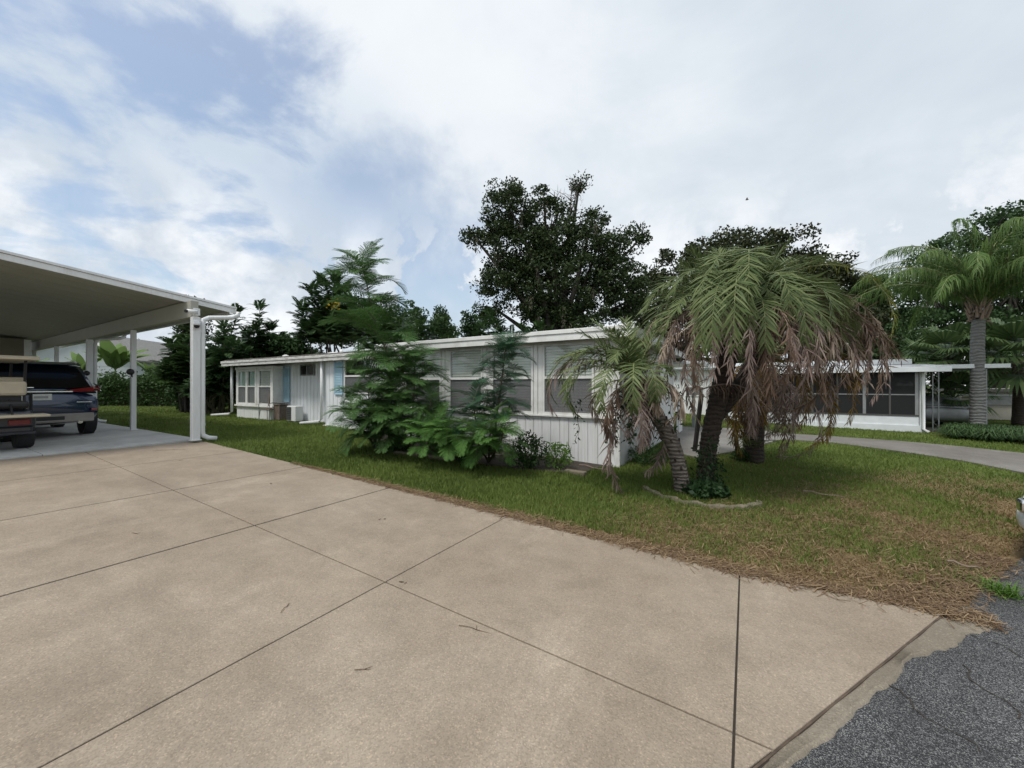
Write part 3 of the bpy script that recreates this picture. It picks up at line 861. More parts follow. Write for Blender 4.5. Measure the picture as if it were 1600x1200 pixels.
def build_suv():
    t = thing('blue_suv', 'dark blue SUV parked tail outwards under the white carport', 'car', (-13.05, 1.92, CZ))
    L, W, HB, HR = 4.75, 1.93, 1.10, 1.68
    car(t, M['suv_blue'], L, W, HB, HR, True)
    hw = W / 2
    b = lambda lo, hi, n, m, bev=0.01: MB().box(lo, hi).build(n, m, t, bevel=bev, local=True)
    MB().add([(-.42, hw * .70, HR - .03), (-.42, -hw * .70, HR - .03), (-.80, -hw * .74, HR + .03), (-.80, hw * .74, HR + .03), (-.40, hw * .70, HR - .01), (-.40, -hw * .70, HR - .01), (-.80, -hw * .74, HR + .055), (-.80, hw * .74, HR + .055)],
             [(0, 3, 2, 1), (4, 5, 6, 7), (0, 1, 5, 4), (1, 2, 6, 5), (2, 3, 7, 6), (3, 0, 4, 7)]).build('spoiler', M['suv_blue'], t, local=True, bevel=0.01)
    for s in (-1, 1):
        # lamp wraps from the tailgate round the corner
        q = [(.045, .42, 1.045), (.03, .80, 1.05), (-.05, .935, 1.06), (-.34, .975, 1.09), (-.34, .955, 1.15), (-.10, .92, 1.17), (-.03, .80, 1.15), (.02, .42, 1.09)]
        c = (-.12, .62, 1.09)
        v = [(x, s * y, z) for x, y, z in q] + [(x - .09, s * (y - .05), z) for x, y, z in q]
        MB().add(v, [tuple(range(8)), tuple(reversed(range(8, 16)))] + [(i, (i + 1) % 8, 8 + (i + 1) % 8, 8 + i) for i in range(8)]).build('tail_light', M['tail'], t, local=True)
        MB().add([(-.08, s * .945, 1.172), (-.36, s * .985, 1.10), (-.40, s * .90, 1.24), (-.20, s * .84, 1.24)] + [(-.08, s * .925, 1.168), (-.36, s * .965, 1.096), (-.40, s * .88, 1.236), (-.20, s * .82, 1.236)], [(0, 1, 2, 3), (7, 6, 5, 4), (0, 4, 5, 1), (1, 5, 6, 2), (2, 6, 7, 3), (3, 7, 4, 0)]).build('quarter_trim', M['chrome'], t, local=True)
        MB().tube([(-.75, s * .66, HR + .045), (-.95, s * .67, HR + .085), (-2.3, s * .67, HR + .085), (-2.5, s * .66, HR + .03)], .018, 8).build('roof_rail', M['alu'], t, local=True, smooth=True)
        MB().tube([(.05, s * .58, .36), (-.25, s * .58, .36)], .042, 12).build('exhaust', M['chrome'], t, local=True)
        b((.005, s * .80 - .05, .60), (.035, s * .80 + .05, .66), 'reflector', M['tail'])
    b((.012, -.46, 1.035), (.05, .46, 1.062), 'chrome_strip', M['chrome'], .004)
    b((-.06, -.80, .36), (.055, .80, .56), 'bumper_cladding', M['cladding'], .03)
    b((.03, -.34, .42), (.065, .34, .50), 'bumper_insert', M['black'], .01)
    p = b((.02, -.155, .86), (.05, .155, 1.0), 'licence_plate', M['plate'], .006)
    MB().box((.0505, -.10, .905), (.0515, .10, .955)).build('plate_mark', M['grey_metal'], p, local=True)
    b((.0, -.30, 1.13), (.045, -.10, 1.15), 'badge', M['chrome'], .003)
    b((.02, .52, .80), (.042, .76, .815), 'badge', M['chrome'], .003)
    # hitch cargo carrier folded up behind the bumper
    c = thing('hitch_carrier', 'black folded hitch carrier with a pale panel behind the blue SUV', 'carrier', (-12.75, 1.55, CZ))
    MB().box((-13.0, 1.50, CZ + .36), (-12.66, 1.60, CZ + .43)).build('tongue', M['black'], c, bevel=.01)
    for y in (1.36, 1.74): MB().tube([(-12.70, y, CZ + .12), (-12.70, y, CZ + 1.02)], .024, 8).build('upright', M['black'], c)
    for z in (.16, .40, 1.0): MB().tube([(-12.70, 1.34, CZ + z), (-12.70, 1.76, CZ + z)], .02, 8).build('crossbar', M['black'], c)
    MB().box((-12.685, 1.40, CZ + .74), (-12.665, 1.64, CZ + 1.0)).build('panel', M['plate'], c, bevel=.01)


build_suv()


def build_cart():
    t = thing('golf_cart', 'dark golf cart with tan seats parked nearest in the carport at the left edge', 'golf cart', (-11.35, 1.02, CZ))
    b = lambda lo, hi, n, m, bev=0.02: MB().box(lo, hi).build(n, m, t, bevel=bev, local=True)
    # local: tail at +x, nose -x, centre y=0; wheels at y = +-.55
    prof = [(-2.35, .35), (-2.35, .62), (-2.15, .86), (-1.75, .92), (-1.62, .42), (-.95, .40), (-.92, .72), (-.05, .74), (.0, .66), (.0, .32), (-.3, .26), (-2.1, .26)]
    v = [(x, y, z) for y in (-.56, .56) for x, z in prof]; n = len(prof)
    MB().add(v, [tuple(range(n)), tuple(reversed(range(n, 2 * n)))] + [(i, n + i, n + (i + 1) % n, (i + 1) % n) for i in range(n)]).build('body', M['cart_navy'], t, bevel=.03, local=True)
    b((-.24, -.60, .40), (.02, .60, .64), 'rear_cowl', M['cart_navy'], .05)
    b((-.95, -.58, .73), (-.45, .58, .88), 'seat_cushion', M['tan_vinyl'], .05)
    b((-.50, -.54, .98), (-.38, .54, 1.34), 'seat_back', M['tan_vinyl'], .05)
    b((-.36, -.50, .76), (.04, .52, .90), 'rear_seat_cushion', M['black'], .05)
    b((-.30, -.52, .99), (-.19, .52, 1.27), 'rear_seat_back', M['tan_vinyl'], .06)
    b((-.37, -.46, .88), (-.27, .46, 1.0), 'seat_frame', M['black'], .01)
    b((.02, -.62, .62), (.50, .70, .665), 'footrest', M['tan_vinyl'], .015)
    b((-.12, -.58, .30), (.14, .58, .345), 'bumper', M['cart_navy'], .02)
    for s in (-1, 1):
        b((-.02, s * .40 - .13, .46), (.055, s * .40 + .13, .57), 'tail_light', M['tail'], .02)
        for x in (-.42, -2.0):
            w = MB().disc_wheel((x, s * .50, .26), .26, .23, 'y', 24).build('tyre', M['rubber'], t, smooth=True, local=True)
            MB().disc_wheel((x, s * .50, .26), .2, .2, 'y', 16, [(.02, .1 * s), (.12, .09 * s), (.16, .117 * s), (.16, .05 * s)]).build('rim', M['rim'], w, smooth=True, local=True)
        MB().tube([(-.30, s * .50, .72), (-.34, s * .50, 1.0), (-.20, s * .50, 1.66)], .02, 8).build('canopy_strut', M['black'], t, local=True)
        MB().tube([(-1.85, s * .50, .90), (-1.62, s * .50, 1.66)], .02, 8).build('canopy_strut', M['black'], t, local=True)
        MB().tube([(-.1, s * .30, .92), (.08, s * .30, .80), (.20, s * .30, .665)], .016, 8).build('grab_rail', M['black'], t, local=True)
    cz = [(-1.9, 1.65), (-1.88, 1.70), (-1.5, 1.745), (-.5, 1.745), (.12, 1.72), (.20, 1.67), (.19, 1.65)]
    v = [(x, y, z) for y in (-.62, .62) for x, z in cz]; n = len(cz)
    MB().add(v, [tuple(range(n)), tuple(reversed(range(n, 2 * n)))] + [(i, n + i, n + (i + 1) % n, (i + 1) % n) for i in range(n)]).build('canopy', M['tan_vinyl'], t, bevel=.02, local=True)
    MB().tube([(-1.62, -.28, .95), (-1.40, -.28, 1.12)], .02, 8).build('steering_column', M['black'], t, local=True)
    MB().disc_wheel((-1.38, -.28, 1.13), .18, .03, 'x', 20, [(.15, -.015), (.18, 0), (.15, .015)]).build('steering_wheel', M['black'], t, local=True)
    b((-.62, .02, 1.40), (-.58, .17, 1.49), 'mirror', M['chrome'], .02)
    MB().tube([(-.60, .09, 1.48), (-.60, .09, 1.66)], .01, 6).build('mirror_stem', M['black'], t, local=True)


build_cart()


def build_white_car():
    ang = math.atan2(RD[1], RD[0])
    p = onG(1591, 866)
    # body is built with its tail at +x; the nose points along -x, towards the camera down the road
    t = thing('white_car', 'white car parked on the road at the right edge of the picture', 'car', (0, 0, 0), ang)
    Lc, W = 4.5, 1.78
    front = np.array((p.x, p.y)) + RNORM * (W / 2 - .035) - RD * 0.5
    o = front + RD * Lc
    t.location = (o[0], o[1], gz(*o) + 0.012); ROOTM[t] = Matrix.Translation(t.location) @ Matrix.Rotation(ang, 4, 'Z')
    car(t, M['car_white'], Lc, W, 1.0, 1.46, False)
    for s in (-1, 1):
        MB().cbox((-Lc + .10, s * .62, .66), (.16, .36, .13), rz=s * .35).build('headlight', M['chrome'], t, local=True, bevel=.03)
        MB().cbox((-.06, s * .66, .82), (.08, .34, .13)).build('tail_light', M['tail'], t, local=True, bevel=.02)
    MB().box((-Lc - .01, -.5, .36), (-Lc + .1, .5, .54)).build('grille', M['black'], t, local=True, bevel=.02)


build_white_car()

# ------------------------------------------------------------------ the white mobile home


def window(t, name, x0, x1, z0, z1, y, kind, axis='y', out=-1, frame=M['trim'], fw=0.05, split='h', blind=None, depth=0.09):
    """sash window in a wall facing -y: frame, rail, two panes, and what hangs behind them"""
    zr = z0 + (z1 - z0) * 0.52
    mb = MB()
    yf = y - 0.035
    mb.box((x0, yf, z0), (x0 + fw, y + 0.02, z1)); mb.box((x1 - fw, yf, z0), (x1, y + 0.02, z1))
    mb.box((x0 + fw, yf + .001, z1 - fw), (x1 - fw, y + 0.02, z1)); mb.box((x0 + fw, yf + .001, z0), (x1 - fw, y + 0.02, z0 + fw))
    w = mb.build('window', frame, t)
    if split == 'h':
        MB().box((x0 + fw, yf - .004, zr - .025), (x1 - fw, y + .012, zr + .025)).build('rail', frame, w)
        MB().box((x0 + fw, y - .008, zr + .025), (x1 - fw, y - .003, z1 - fw)).build('pane', M['glass'], w)
        MB().box((x0 + fw, y - .016, z0 + fw), (x1 - fw, y - .013, zr - .025)).build('screen', M['screen'], w)
    else:
        xm = (x0 + x1) / 2
        MB().box((xm - .018, yf - .004, z0 + fw), (xm + .018, y + .012, z1 - fw)).build('rail', frame, w)
        MB().box((x0 + fw, y - .008, z0 + fw), (xm - .018, y - .003, z1 - fw)).build('pane', M['glass'], w)
        MB().box((xm + .018, y - .016, z0 + fw), (x1 - fw, y - .013, z1 - fw)).build('screen', M['screen'], w)
    if blind == 'blind':
        mb = MB(); zz = z0 + fw + .03
        while zz < z1 - .02:
            mb.cbox(((x0 + x1) / 2, y + .04, zz), (x1 - x0 - 2 * fw, .003, .062), rx=R(-24)); zz += .060
        mb.build('blind', M['blind'], w, kind='stuff')
    elif blind == 'curtain':
        n = 40; v = []
        for i in range(n + 1):
            u = i / n; yy = y + .05 + .02 * math.sin(u * 38) + .012 * math.sin(u * 91)
            v += [(x0 + fw + (x1 - x0 - 2 * fw) * u, yy, z0 + fw * .5), (x0 + fw + (x1 - x0 - 2 * fw) * u, yy, z1 - fw * .5)]
        MB().add(v, [(2 * i, 2 * i + 2, 2 * i + 3, 2 * i + 1) for i in range(n)]).build('curtain', M['curtain'], w, smooth=True)
    return w


def build_home():
    t = thing('mobile_home', 'long white mobile home with flat roof, glazed sun room and blue shutters', 'house', (-6, 9, 0.1))
    X0, X1, YW, YB = -11.3, -2.07, 7.40, 13.7
    base = lambda x: gz(x, YW) - 0.06
    # --- sun room: siding panels below the sills
    xs = np.arange(-8.40, X1 - 0.05, 0.2035)
    proto = None

    def panel(x0, x1, z0, z1, y=YW, m=None):
        return MB().box((x0 + .004, y, z0), (x1 - .004, y + .022, z1)).build('siding_panel', m or M['siding'], t, bevel=.004)
    for i, x in enumerate(xs):
        dy = random.uniform(-.004, .004)
        panel(x, min(x + .2035, X1 - .03), base(x), .94, YW + dy)
    MB().box((-11.25, YW + .026, 0.0), (X1 - .03, YW + .05, 2.5)).build('wall_backing', M['dark'], t) if False else None
    MB().box((-8.38, YW + .024, .0), (X1 - .032, YW + .05, .93)).build('wall_backing', M['trim'], t)
    # --- sill, header, mullions
    MB().box((-8.4, YW - .05, .942), (X1 - .02, YW + .05, .985)).build('sill', M['trim'], t, bevel=.006)
    MB().box((-8.4, YW - .01, 2.47), (X1, YW + .05, 2.62)).build('header', M['trim'], t)
    wins = [(-7.75, -6.52), (-6.27, -5.25), (-5.01, -3.92), (-3.70, -2.56)]
    for i, (a, b) in enumerate(wins):
        window(t, 'window', a, b, .988, 2.468, YW + .01, 'sash', blind='blind')
    gaps = [(-8.40, -7.75)] + [(wins[i][1], wins[i + 1][0]) for i in range(3)] + [(-2.56, X1 - .075)]
    for i, (a, b) in enumerate(gaps):
        n = max(2, round((b - a) / .12)); st = (b - a) / n
        mb = MB(); mb.box((a + .002, YW + .004, .987), (b - .002, YW + .05, 2.468))
        p = mb.build('mullion', M['trim'], t)
        for k in range(n): MB().box((a + k * st + .012, YW - .022, .99), (a + (k + 1) * st - .006, YW + .003, 2.466)).build('cover_board', M['trim'], p, bevel=.004)
    MB().box((X1 - .072, YW - .03, base(X1)), (X1 + .012, YW + .06, 2.5)).build('corner_trim', M['trim'], t, bevel=.006)
    # dark room behind the glass
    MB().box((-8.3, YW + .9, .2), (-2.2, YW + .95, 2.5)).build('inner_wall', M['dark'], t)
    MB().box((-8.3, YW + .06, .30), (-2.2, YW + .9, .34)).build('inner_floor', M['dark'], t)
    # --- end wall facing the palms
    ys = np.arange(YW + .06, YB, .30)
    for y in ys:
        MB().box((X1 - .022, y + .004, gz(X1, y) - .06), (X1, min(y + .30, YB) - .004, 2.5)).build('siding_panel', M['siding'], t, bevel=.004)
    MB().box((X1 - .06, YW + .06, -.1), (X1 - .024, YB, 2.5)).build('wall_backing', M['trim'], t)
    MB().box((X1 - .06, YB, -.1), (X1 + .01, YB + .08, 2.5)).build('corner_trim', M['trim'], t)
    MB().box((-17.3, YB + .002, .0), (X1 - .062, YB + .06, 2.4)).build('back_wall', M['siding'], t)
    # --- sun-room roof with deep fascia
    zf = lambda y: 2.50 + .19 + .035 * (y - 7.1)
    MB().extrude([(7.13, 2.505), (13.95, 2.505), (13.95, 2.62), (10.5, zf(10.5)), (7.13, zf(7.13))], -8.55, X1 + .30).build('roof', M['roof_old'], t)
    MB().box((-8.6, 7.09, 2.485), (X1 + .34, 7.128, 2.615)).build('fascia', M['trim'], t, bevel=.005)
    MB().box((-8.62, 7.07, 2.617), (X1 + .36, 7.128, 2.70)).build('gutter_lip', M['trim'], t, bevel=.008)
    MB().box((X1 + .302, 7.13, 2.485), (X1 + .34, 13.98, 2.655)).build('fascia', M['trim'], t)
    MB().box((-8.6, 7.13, 2.485), (-8.552, 9.8, 2.69)).build('fascia', M['trim'], t)
    # --- shutter section flush with the sun room
    def ribs(x0, x1, y, z0, z1, m, holes=()):
        """one sheet of ribbed siding: many narrow strips"""
        mb = MB(); w = .102; n = int(round((x1 - x0) / w)); w = (x1 - x0) / n
        for i in range(n):
            a, b = x0 + i * w + .003, x0 + (i + 1) * w - .003; zs = [(z0, z1)]
            for hx0, hx1, hz0, hz1 in holes:
                if b > hx0 and a < hx1: zs = [(z0, hz0), (hz1, z1)]
            for c, d in zs:
                if d - c > .02: mb.box((a, y - (.006 if i % 2 else 0), c), (b, y + .02, d))
        o = mb.build('ribbed_siding', m, t); o['kind'] = 'stuff'
        mb = MB(); mb.box((x0 + .002, y + .021, z0), (x1 - .002, y + .05, z1)); return o
    wx0, wx1, wz0, wz1 = -10.33, -9.05, 1.34, 2.36
    ribs(X0, -8.42, YW, .34, 2.40, M['siding_blue'], [(wx0, wx1, wz0, wz1)])
    MB().box((X0 + .01, YW + .022, .0), (wx0, YW + .05, 2.4)).build('wall_backing', M['trim'], t)
    MB().box((wx1, YW + .022, .0), (-8.42, YW + .05, 2.4)).build('wall_backing', M['trim'], t)
    MB().box((wx0, YW + .022, .0), (wx1, YW + .05, wz0)).build('wall_backing', M['trim'], t)
    window(t, 'window', wx0, wx1, wz0, wz1, YW + .0, 'sash', frame=M['trim'], fw=.04)
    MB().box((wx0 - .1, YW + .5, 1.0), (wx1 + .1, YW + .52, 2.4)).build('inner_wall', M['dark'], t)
    MB().box((X0, YW - .10, .0), (-8.45, YW - .004, gz(-10, YW) + .06)).build('footing', M['trim'], t, bevel=.01)
    MB().box((X0, YW - .012, .335), (-8.45, YW + .02, .365)).build('skirt_rail', M['trim'], t)

    def shutter(x0, x1, z0, z1, y):
        mb = MB(); fw = .035
        for a, b, c, d in ((x0, x0 + fw, z0, z1), (x1 - fw, x1, z0, z1), (x0 + fw, x1 - fw, z0, z0 + fw), (x0 + fw, x1 - fw, z1 - fw, z1)): mb.box((a, y - .035, c), (b, y - .008, d))
        s = mb.build('shutter', M['shutter'], t)
        n = int((z1 - z0 - 2 * fw) / .05); mb = MB()
        for i in range(n): mb.cbox(((x0 + x1) / 2, y - .02, z0 + fw + .05 * (i + .5)), (x1 - x0 - 2 * fw, .006, .055), rx=R(-25))
        o = mb.build('louvre', M['shutter'], s); o['kind'] = 'stuff'
    shutter(-10.80, -10.40, 1.31, 2.37, YW - .006)
    # --- long rear part, set back, with the bay of three windows
    Y2 = 7.9
    ribs(-14.12, X0, Y2, .36, 2.38, M['siding_blue'], [(-13.5, -12.66, 1.93, 2.32)])
    MB().box((-14.12, Y2 + .022, .0), (-13.5, Y2 + .05, 2.38)).build('wall_backing', M['trim'], t)
    MB().box((-12.66, Y2 + .022, .0), (X0, Y2 + .05, 2.38)).build('wall_backing', M['trim'], t)
    MB().box((-13.5, Y2 + .022, .0), (-12.66, Y2 + .05, 1.93)).build('wall_backing', M['trim'], t)
    MB().box((X0, YW + .05, .0), (X0 + .03, Y2, 2.4)).build('side_wall', M['siding_blue'], t)
    window(t, 'window', -13.5, -12.66, 1.93, 2.32, Y2, 'slider', frame=M['grey_metal'], fw=.035, split='v')
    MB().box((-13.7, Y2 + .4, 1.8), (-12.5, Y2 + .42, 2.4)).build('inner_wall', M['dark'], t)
    shutter(-14.56, -14.16, .98, 2.30, Y2 - .006)
    MB().box((-17.3, Y2 + .02, .0), (-14.12, Y2 + .05, 2.38)).build('wall_backing', M['siding_blue'], t)
    MB().box((-17.34, Y2 - .3, .0), (-17.30, YB, 2.38)).build('side_wall', M['siding_blue'], t)
    yb = 7.55
    for i in range(9):
        a = -17.3 + i * .298; MB().box((a + .004, yb, .30), (a + .294, yb + .03, .78)).build('siding_panel', M['siding'], t, bevel=.004)
    MB().box((-17.3, yb + .031, .2), (-14.62, Y2, .77)).build('bay_box', M['trim'], t)
    MB().box((-17.36, yb - .07, .782), (-14.56, yb + .05, .84)).build('bay_sill', M['trim'], t, bevel=.01)
    for a, b, k in ((-17.22, -16.50, 'curtain'), (-16.50, -15.80, 'curtain'), (-15.66, -14.70, 'blind')):
        window(t, 'window', a, b, .85, 2.20, yb + .01, 'sash', fw=.075, blind=k)
    MB().box((-15.80, yb - .02, .85), (-15.745, yb + .06, 2.24)).build('mullion', M['trim'], t)
    MB().box((-15.705, yb - .02, .85), (-15.66, yb + .06, 2.24)).build('mullion', M['trim'], t)
    MB().box((-14.70, yb - .03, .85), (-14.60, Y2, 2.24)).build('bay_cheek', M['trim'], t)
    MB().box((-17.32, yb - .02, .85), (-17.22, Y2, 2.24)).build('bay_cheek', M['trim'], t)
    MB().box((-17.36, yb - .05, 2.205), (-14.56, Y2, 2.30)).build('bay_header', M['trim'], t, bevel=.01)
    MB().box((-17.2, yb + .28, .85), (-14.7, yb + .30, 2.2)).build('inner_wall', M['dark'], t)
    # roof of the rear part, patched fascia in two strips
    MB().extrude([(7.2, 2.375), (13.9, 2.375), (13.9, 2.52), (10.4, 2.76), (7.2, 2.545)], -17.62, -8.55).build('roof', M['roof_old'], t)
    MB().box((-17.66, 7.155, 2.335), (-8.53, 7.198, 2.435)).build('fascia', M['rotten'], t, bevel=.006)
    MB().box((-17.68, 7.135, 2.438), (-8.53, 7.198, 2.525)).build('drip_edge', M['rotten'], t, bevel=.01)
    for x in np.arange(-17.4, -8.8, .62):
        MB().extrude([(7.15, 2.547), (10.38, 2.766), (10.38, 2.782), (7.15, 2.563)], x, x + .60).build('roof_sheet', M['roof_old'], t)
    for (x, y, r, h) in ((-15.0, 8.2, .10, .16), (-12.3, 8.4, .20, .14), (-11.2, 8.9, .22, .20), (-13.2, 9.3, .06, .3)):
        z = 2.53 + .067 * (y - 7.2)
        MB().disc_wheel((x, y, z), r, h, 'z', 16, [(r * .8, 0), (r * .8, h * .5), (r * 1.15, h * .52), (r * 1.1, h * .8), (r * .3, h)]).build('roof_vent', M['trim'], t, smooth=False)
    # downspouts
    def spout(x, y, ztop, ex, ey):
        z = gz(x, y)
        MB().tube([(x, y, ztop), (x, y, z + .22), (x + ex * .12, y + ey * .12, z + .13), (x + ex, y + ey, z + .06)], .045, 8).build('downspout', M['alu'], t, smooth=True)
    spout(-11.33, 7.30, 2.38, -.85, -.18)
    spout(-17.42, 7.42, 2.38, -1.1, -.25)


build_home()


def build_yard_things():
    a = onG(424, 658); z = gz(a.x, a.y)
    # louvred outdoor unit, old and rusted
    t = thing('air_conditioner', 'rusty dark louvred air conditioner standing before the bay window', 'air conditioner', tuple(onG(439, 657)), R(4), 'outdoor units by the home')
    MB().box((-.36, -.36, .0), (.36, .36, .06)).build('pad', M['edging'], t, local=True)
    MB().box((-.31, -.31, .06), (.31, .31, .74)).build('coil', M['black'], t, local=True)
    for s in ((-.34, -.34), (.34, -.34), (.34, .34), (-.34, .34)): MB().cbox((s[0], s[1], .40), (.05, .05, .70)).build('corner_post', M['rusty'], t, local=True)
    for k in range(12):
        zz = .10 + k * .052
        mb = MB()
        for s in (-1, 1): mb.cbox((0, s * .335, zz), (.62, .012, .04), rx=s * R(25)); mb.cbox((s * .335, 0, zz), (.012, .62, .04), ry=-s * R(25))
        mb.build('louvre', M['rusty'], t, local=True)
    MB().box((-.37, -.37, .751), (.37, .37, .80)).build('top_cover', M['rusty'], t, local=True, bevel=.01)
    MB().disc_wheel((0, 0, .81), .28, .03, 'z', 20, [(.05, 0), (.28, 0), (.28, .02), (.05, .03)]).build('fan_guard', M['black'], t, local=True)
    t.scale = (.44, .44, .74)
    t = thing('air_conditioner', 'white air conditioner with square dark grille against the siding', 'air conditioner', (-13.36, 7.62, gz(-13.4, 7.6)), 0, 'outdoor units by the home')
    MB().box((-.42, -.22, .05), (.42, .22, .70)).build('case', M['siding'], t, local=True, bevel=.015)
    MB().box((-.40, -.235, .09), (.02, -.221, .66)).build('grille_back', M['black'], t, local=True)
    mb = MB()
    for k in range(6): mb.box((-.40 + k * .082, -.245, .09), (-.39 + k * .082, -.236, .66))
    for k in range(8): mb.box((-.40, -.252, .09 + k * .08), (.02, -.246, .10 + k * .08))
    mb.build('grille', M['grey_metal'], t, local=True)
    for s in (-.3, .3): MB().box((s - .05, -.2, 0), (s + .05, .2, .05)).build('foot', M['grey_metal'], t, local=True)
    t.scale = (.62, .62, .78)
    # old metal garden chair by the unit
    t = thing('garden_chair', 'weathered metal garden chair with tall slatted back beside the rusty unit', 'chair', tuple(onG(419, 657)), R(25))
    t.scale = (.8, .8, 1.0)
    MB().cbox((0, 0, .40), (.46, .46, .03)).build('seat', M['rusty'], t, local=True, bevel=.01)
    for i in range(4): MB().cbox((-.15 + i * .10, .24, .74), (.055, .025, .66), rx=R(-8)).build('back_slat', M['rusty'], t, local=True)
    MB().cbox((0, .30, 1.02), (.20, .03, .16), rx=R(-8)).build('headrest', M['rusty'], t, local=True, bevel=.02)
    for sx in (-1, 1):
        for sy in (-1, 1): MB().tube([(sx * .22, sy * .21, .40), (sx * .25, sy * .26, 0)], .016, 7).build('leg', M['grey_metal'], t, local=True)
        MB().tube([(sx * .25, -.24, .02), (sx * .25, -.25, .60), (sx * .25, -.10, .635), (sx * .24, .24, .62)], .016, 7).build('armrest', M['grey_metal'], t, local=True)
    # utility cabinet at the hedge
    p = onG(284, 633)
    t = thing('utility_box', 'low dark green metal utility box with a white label before the hedge', 'utility box', (p.x, p.y, gz(p.x, p.y)), R(35))
    MB().box((-.75, -.4, 0), (.75, .4, .72)).build('cabinet', M['ac_green'], t, local=True, bevel=.02)
    MB().box((-.80, -.45, .722), (.80, .45, .79)).build('lid', M['grey_metal'], t, local=True, bevel=.02)
    MB().box((-.02, -.412, .22), (.48, -.402, .52)).build('label_plate', M['plate'], t, local=True)
    MB().box((.06, -.418, .40), (.40, -.4135, .47)).build('label_bar', M['ink'], t, local=True)
    # stakes
    for px, py, h, lab in ((335, 636, .42, 'short white stake in the lawn by the far downspout'), (797, 728, .33, 'thin white pipe standing at the front of the planting bed')):
        p = onG(px, py); s = MB()
        s.tube([(p.x, p.y, gz(p.x, p.y) - .05), (p.x + .01, p.y, gz(p.x, p.y) + h)], .018, 8)
        s.tube([(p.x + .01, p.y, gz(p.x, p.y) + h), (p.x + .011, p.y, gz(p.x, p.y) + h + .03)], .024, 8)
        tag(s.build('stake', M['pvc'], None, smooth=True), lab, 'stake', 'white stakes in the lawn')
    # kerb stones along the bed
    for (x0, x1, y, lab) in (((618), 655, 709, 'pale concrete edging block left of the low feathery bushes'), (668, 700, 715, 'pale concrete edging block half under the bright feathery bush'), (884, 915, 739, 'low pale edging block near the sun room corner')):
        a, b = onG(x0, y), onG(x1, y + 6); d = b - a
        mb = MB(); mb.cbox(((a.x + b.x) / 2, (a.y + b.y) / 2, gz(a.x, a.y) + .02), (d.length, .12, .10), rz=math.atan2(d.y, d.x))
        tag(mb.build('edging_block', M['edging'], None, bevel=.015), lab, 'edging', 'edging of the planting bed')
    # curved ring of old edging round the palms
    c = Vector((-.62, 6.55)); pts = []
    mb = MB(); n = 22; v = []
    for i in range(n):
        a = R(205 + 145 * i / (n - 1)); ro = .80 + .02 * math.sin(i * 1.7)
        for rr, dz in ((ro - .05, -.03), (ro - .035, .045 + .014 * math.sin(i * 2.1)), (ro + .035, .040 + .012 * math.sin(i * 2.7)), (ro + .05, -.03)):
            x, y = c.x + rr * math.cos(a), c.y + rr * math.sin(a); v.append((x, y, gz(x, y) + dz))
    f = [(i * 4 + j, (i + 1) * 4 + j, (i + 1) * 4 + j + 1, i * 4 + j + 1) for i in range(n - 1) for j in range(3)] + [(0, 1, 2, 3), (4 * n - 1, 4 * n - 2, 4 * n - 3, 4 * n - 4)]
    tag(mb.add(v, f).build('edging_ring', M['edging'], None), 'curved sunken concrete edging round the foot of the palms', 'edging')
    # dark leaning posts beyond the palms
    for (bx, by, tx, tz, lab) in ((1085, 708, 1094, 1.42, 'left of two dark leaning posts on the patio behind the palms'), (1152, 707, 1149, .80, 'right of two dark leaning posts on the patio behind the palms')):
        p = onG(bx, by); dx = (tx - bx) * .017
        mb = MB(); mb.tube([(p.x, p.y, gz(p.x, p.y)), (p.x + dx, p.y + .02, gz(p.x, p.y) + tz)], .055, 4)
        tag(mb.build('leaning_post', M['wood_dark'], None, bevel=.004), lab, 'post', 'dark posts behind the palms')
    # patio awning and its grey post behind the home
    t = thing('patio_awning', 'small flat awning on a grey post behind the mobile home', 'awning', (-1.6, 15.4, 0))
    MB().box((-4.5, 13.82, 2.30), (-1.2, 16.7, 2.38)).build('roof_panel', M['roof_metal'], t)
    MB().box((-1.2, 13.82, 2.24), (-1.16, 16.7, 2.40)).build('fascia', M['alu'], t)
    for y in (16.1,): MB().box((-1.76, y - .055, gz(-1.7, y)), (-1.65, y + .055, 2.298)).build('post', M['grey_metal'], t, bevel=.006)
    MB().box((-1.98, 13.85, gz(-1.9, 14)), (-1.90, 14.6, 1.12)).build('side_panel', M['siding'], t)


build_yard_things()


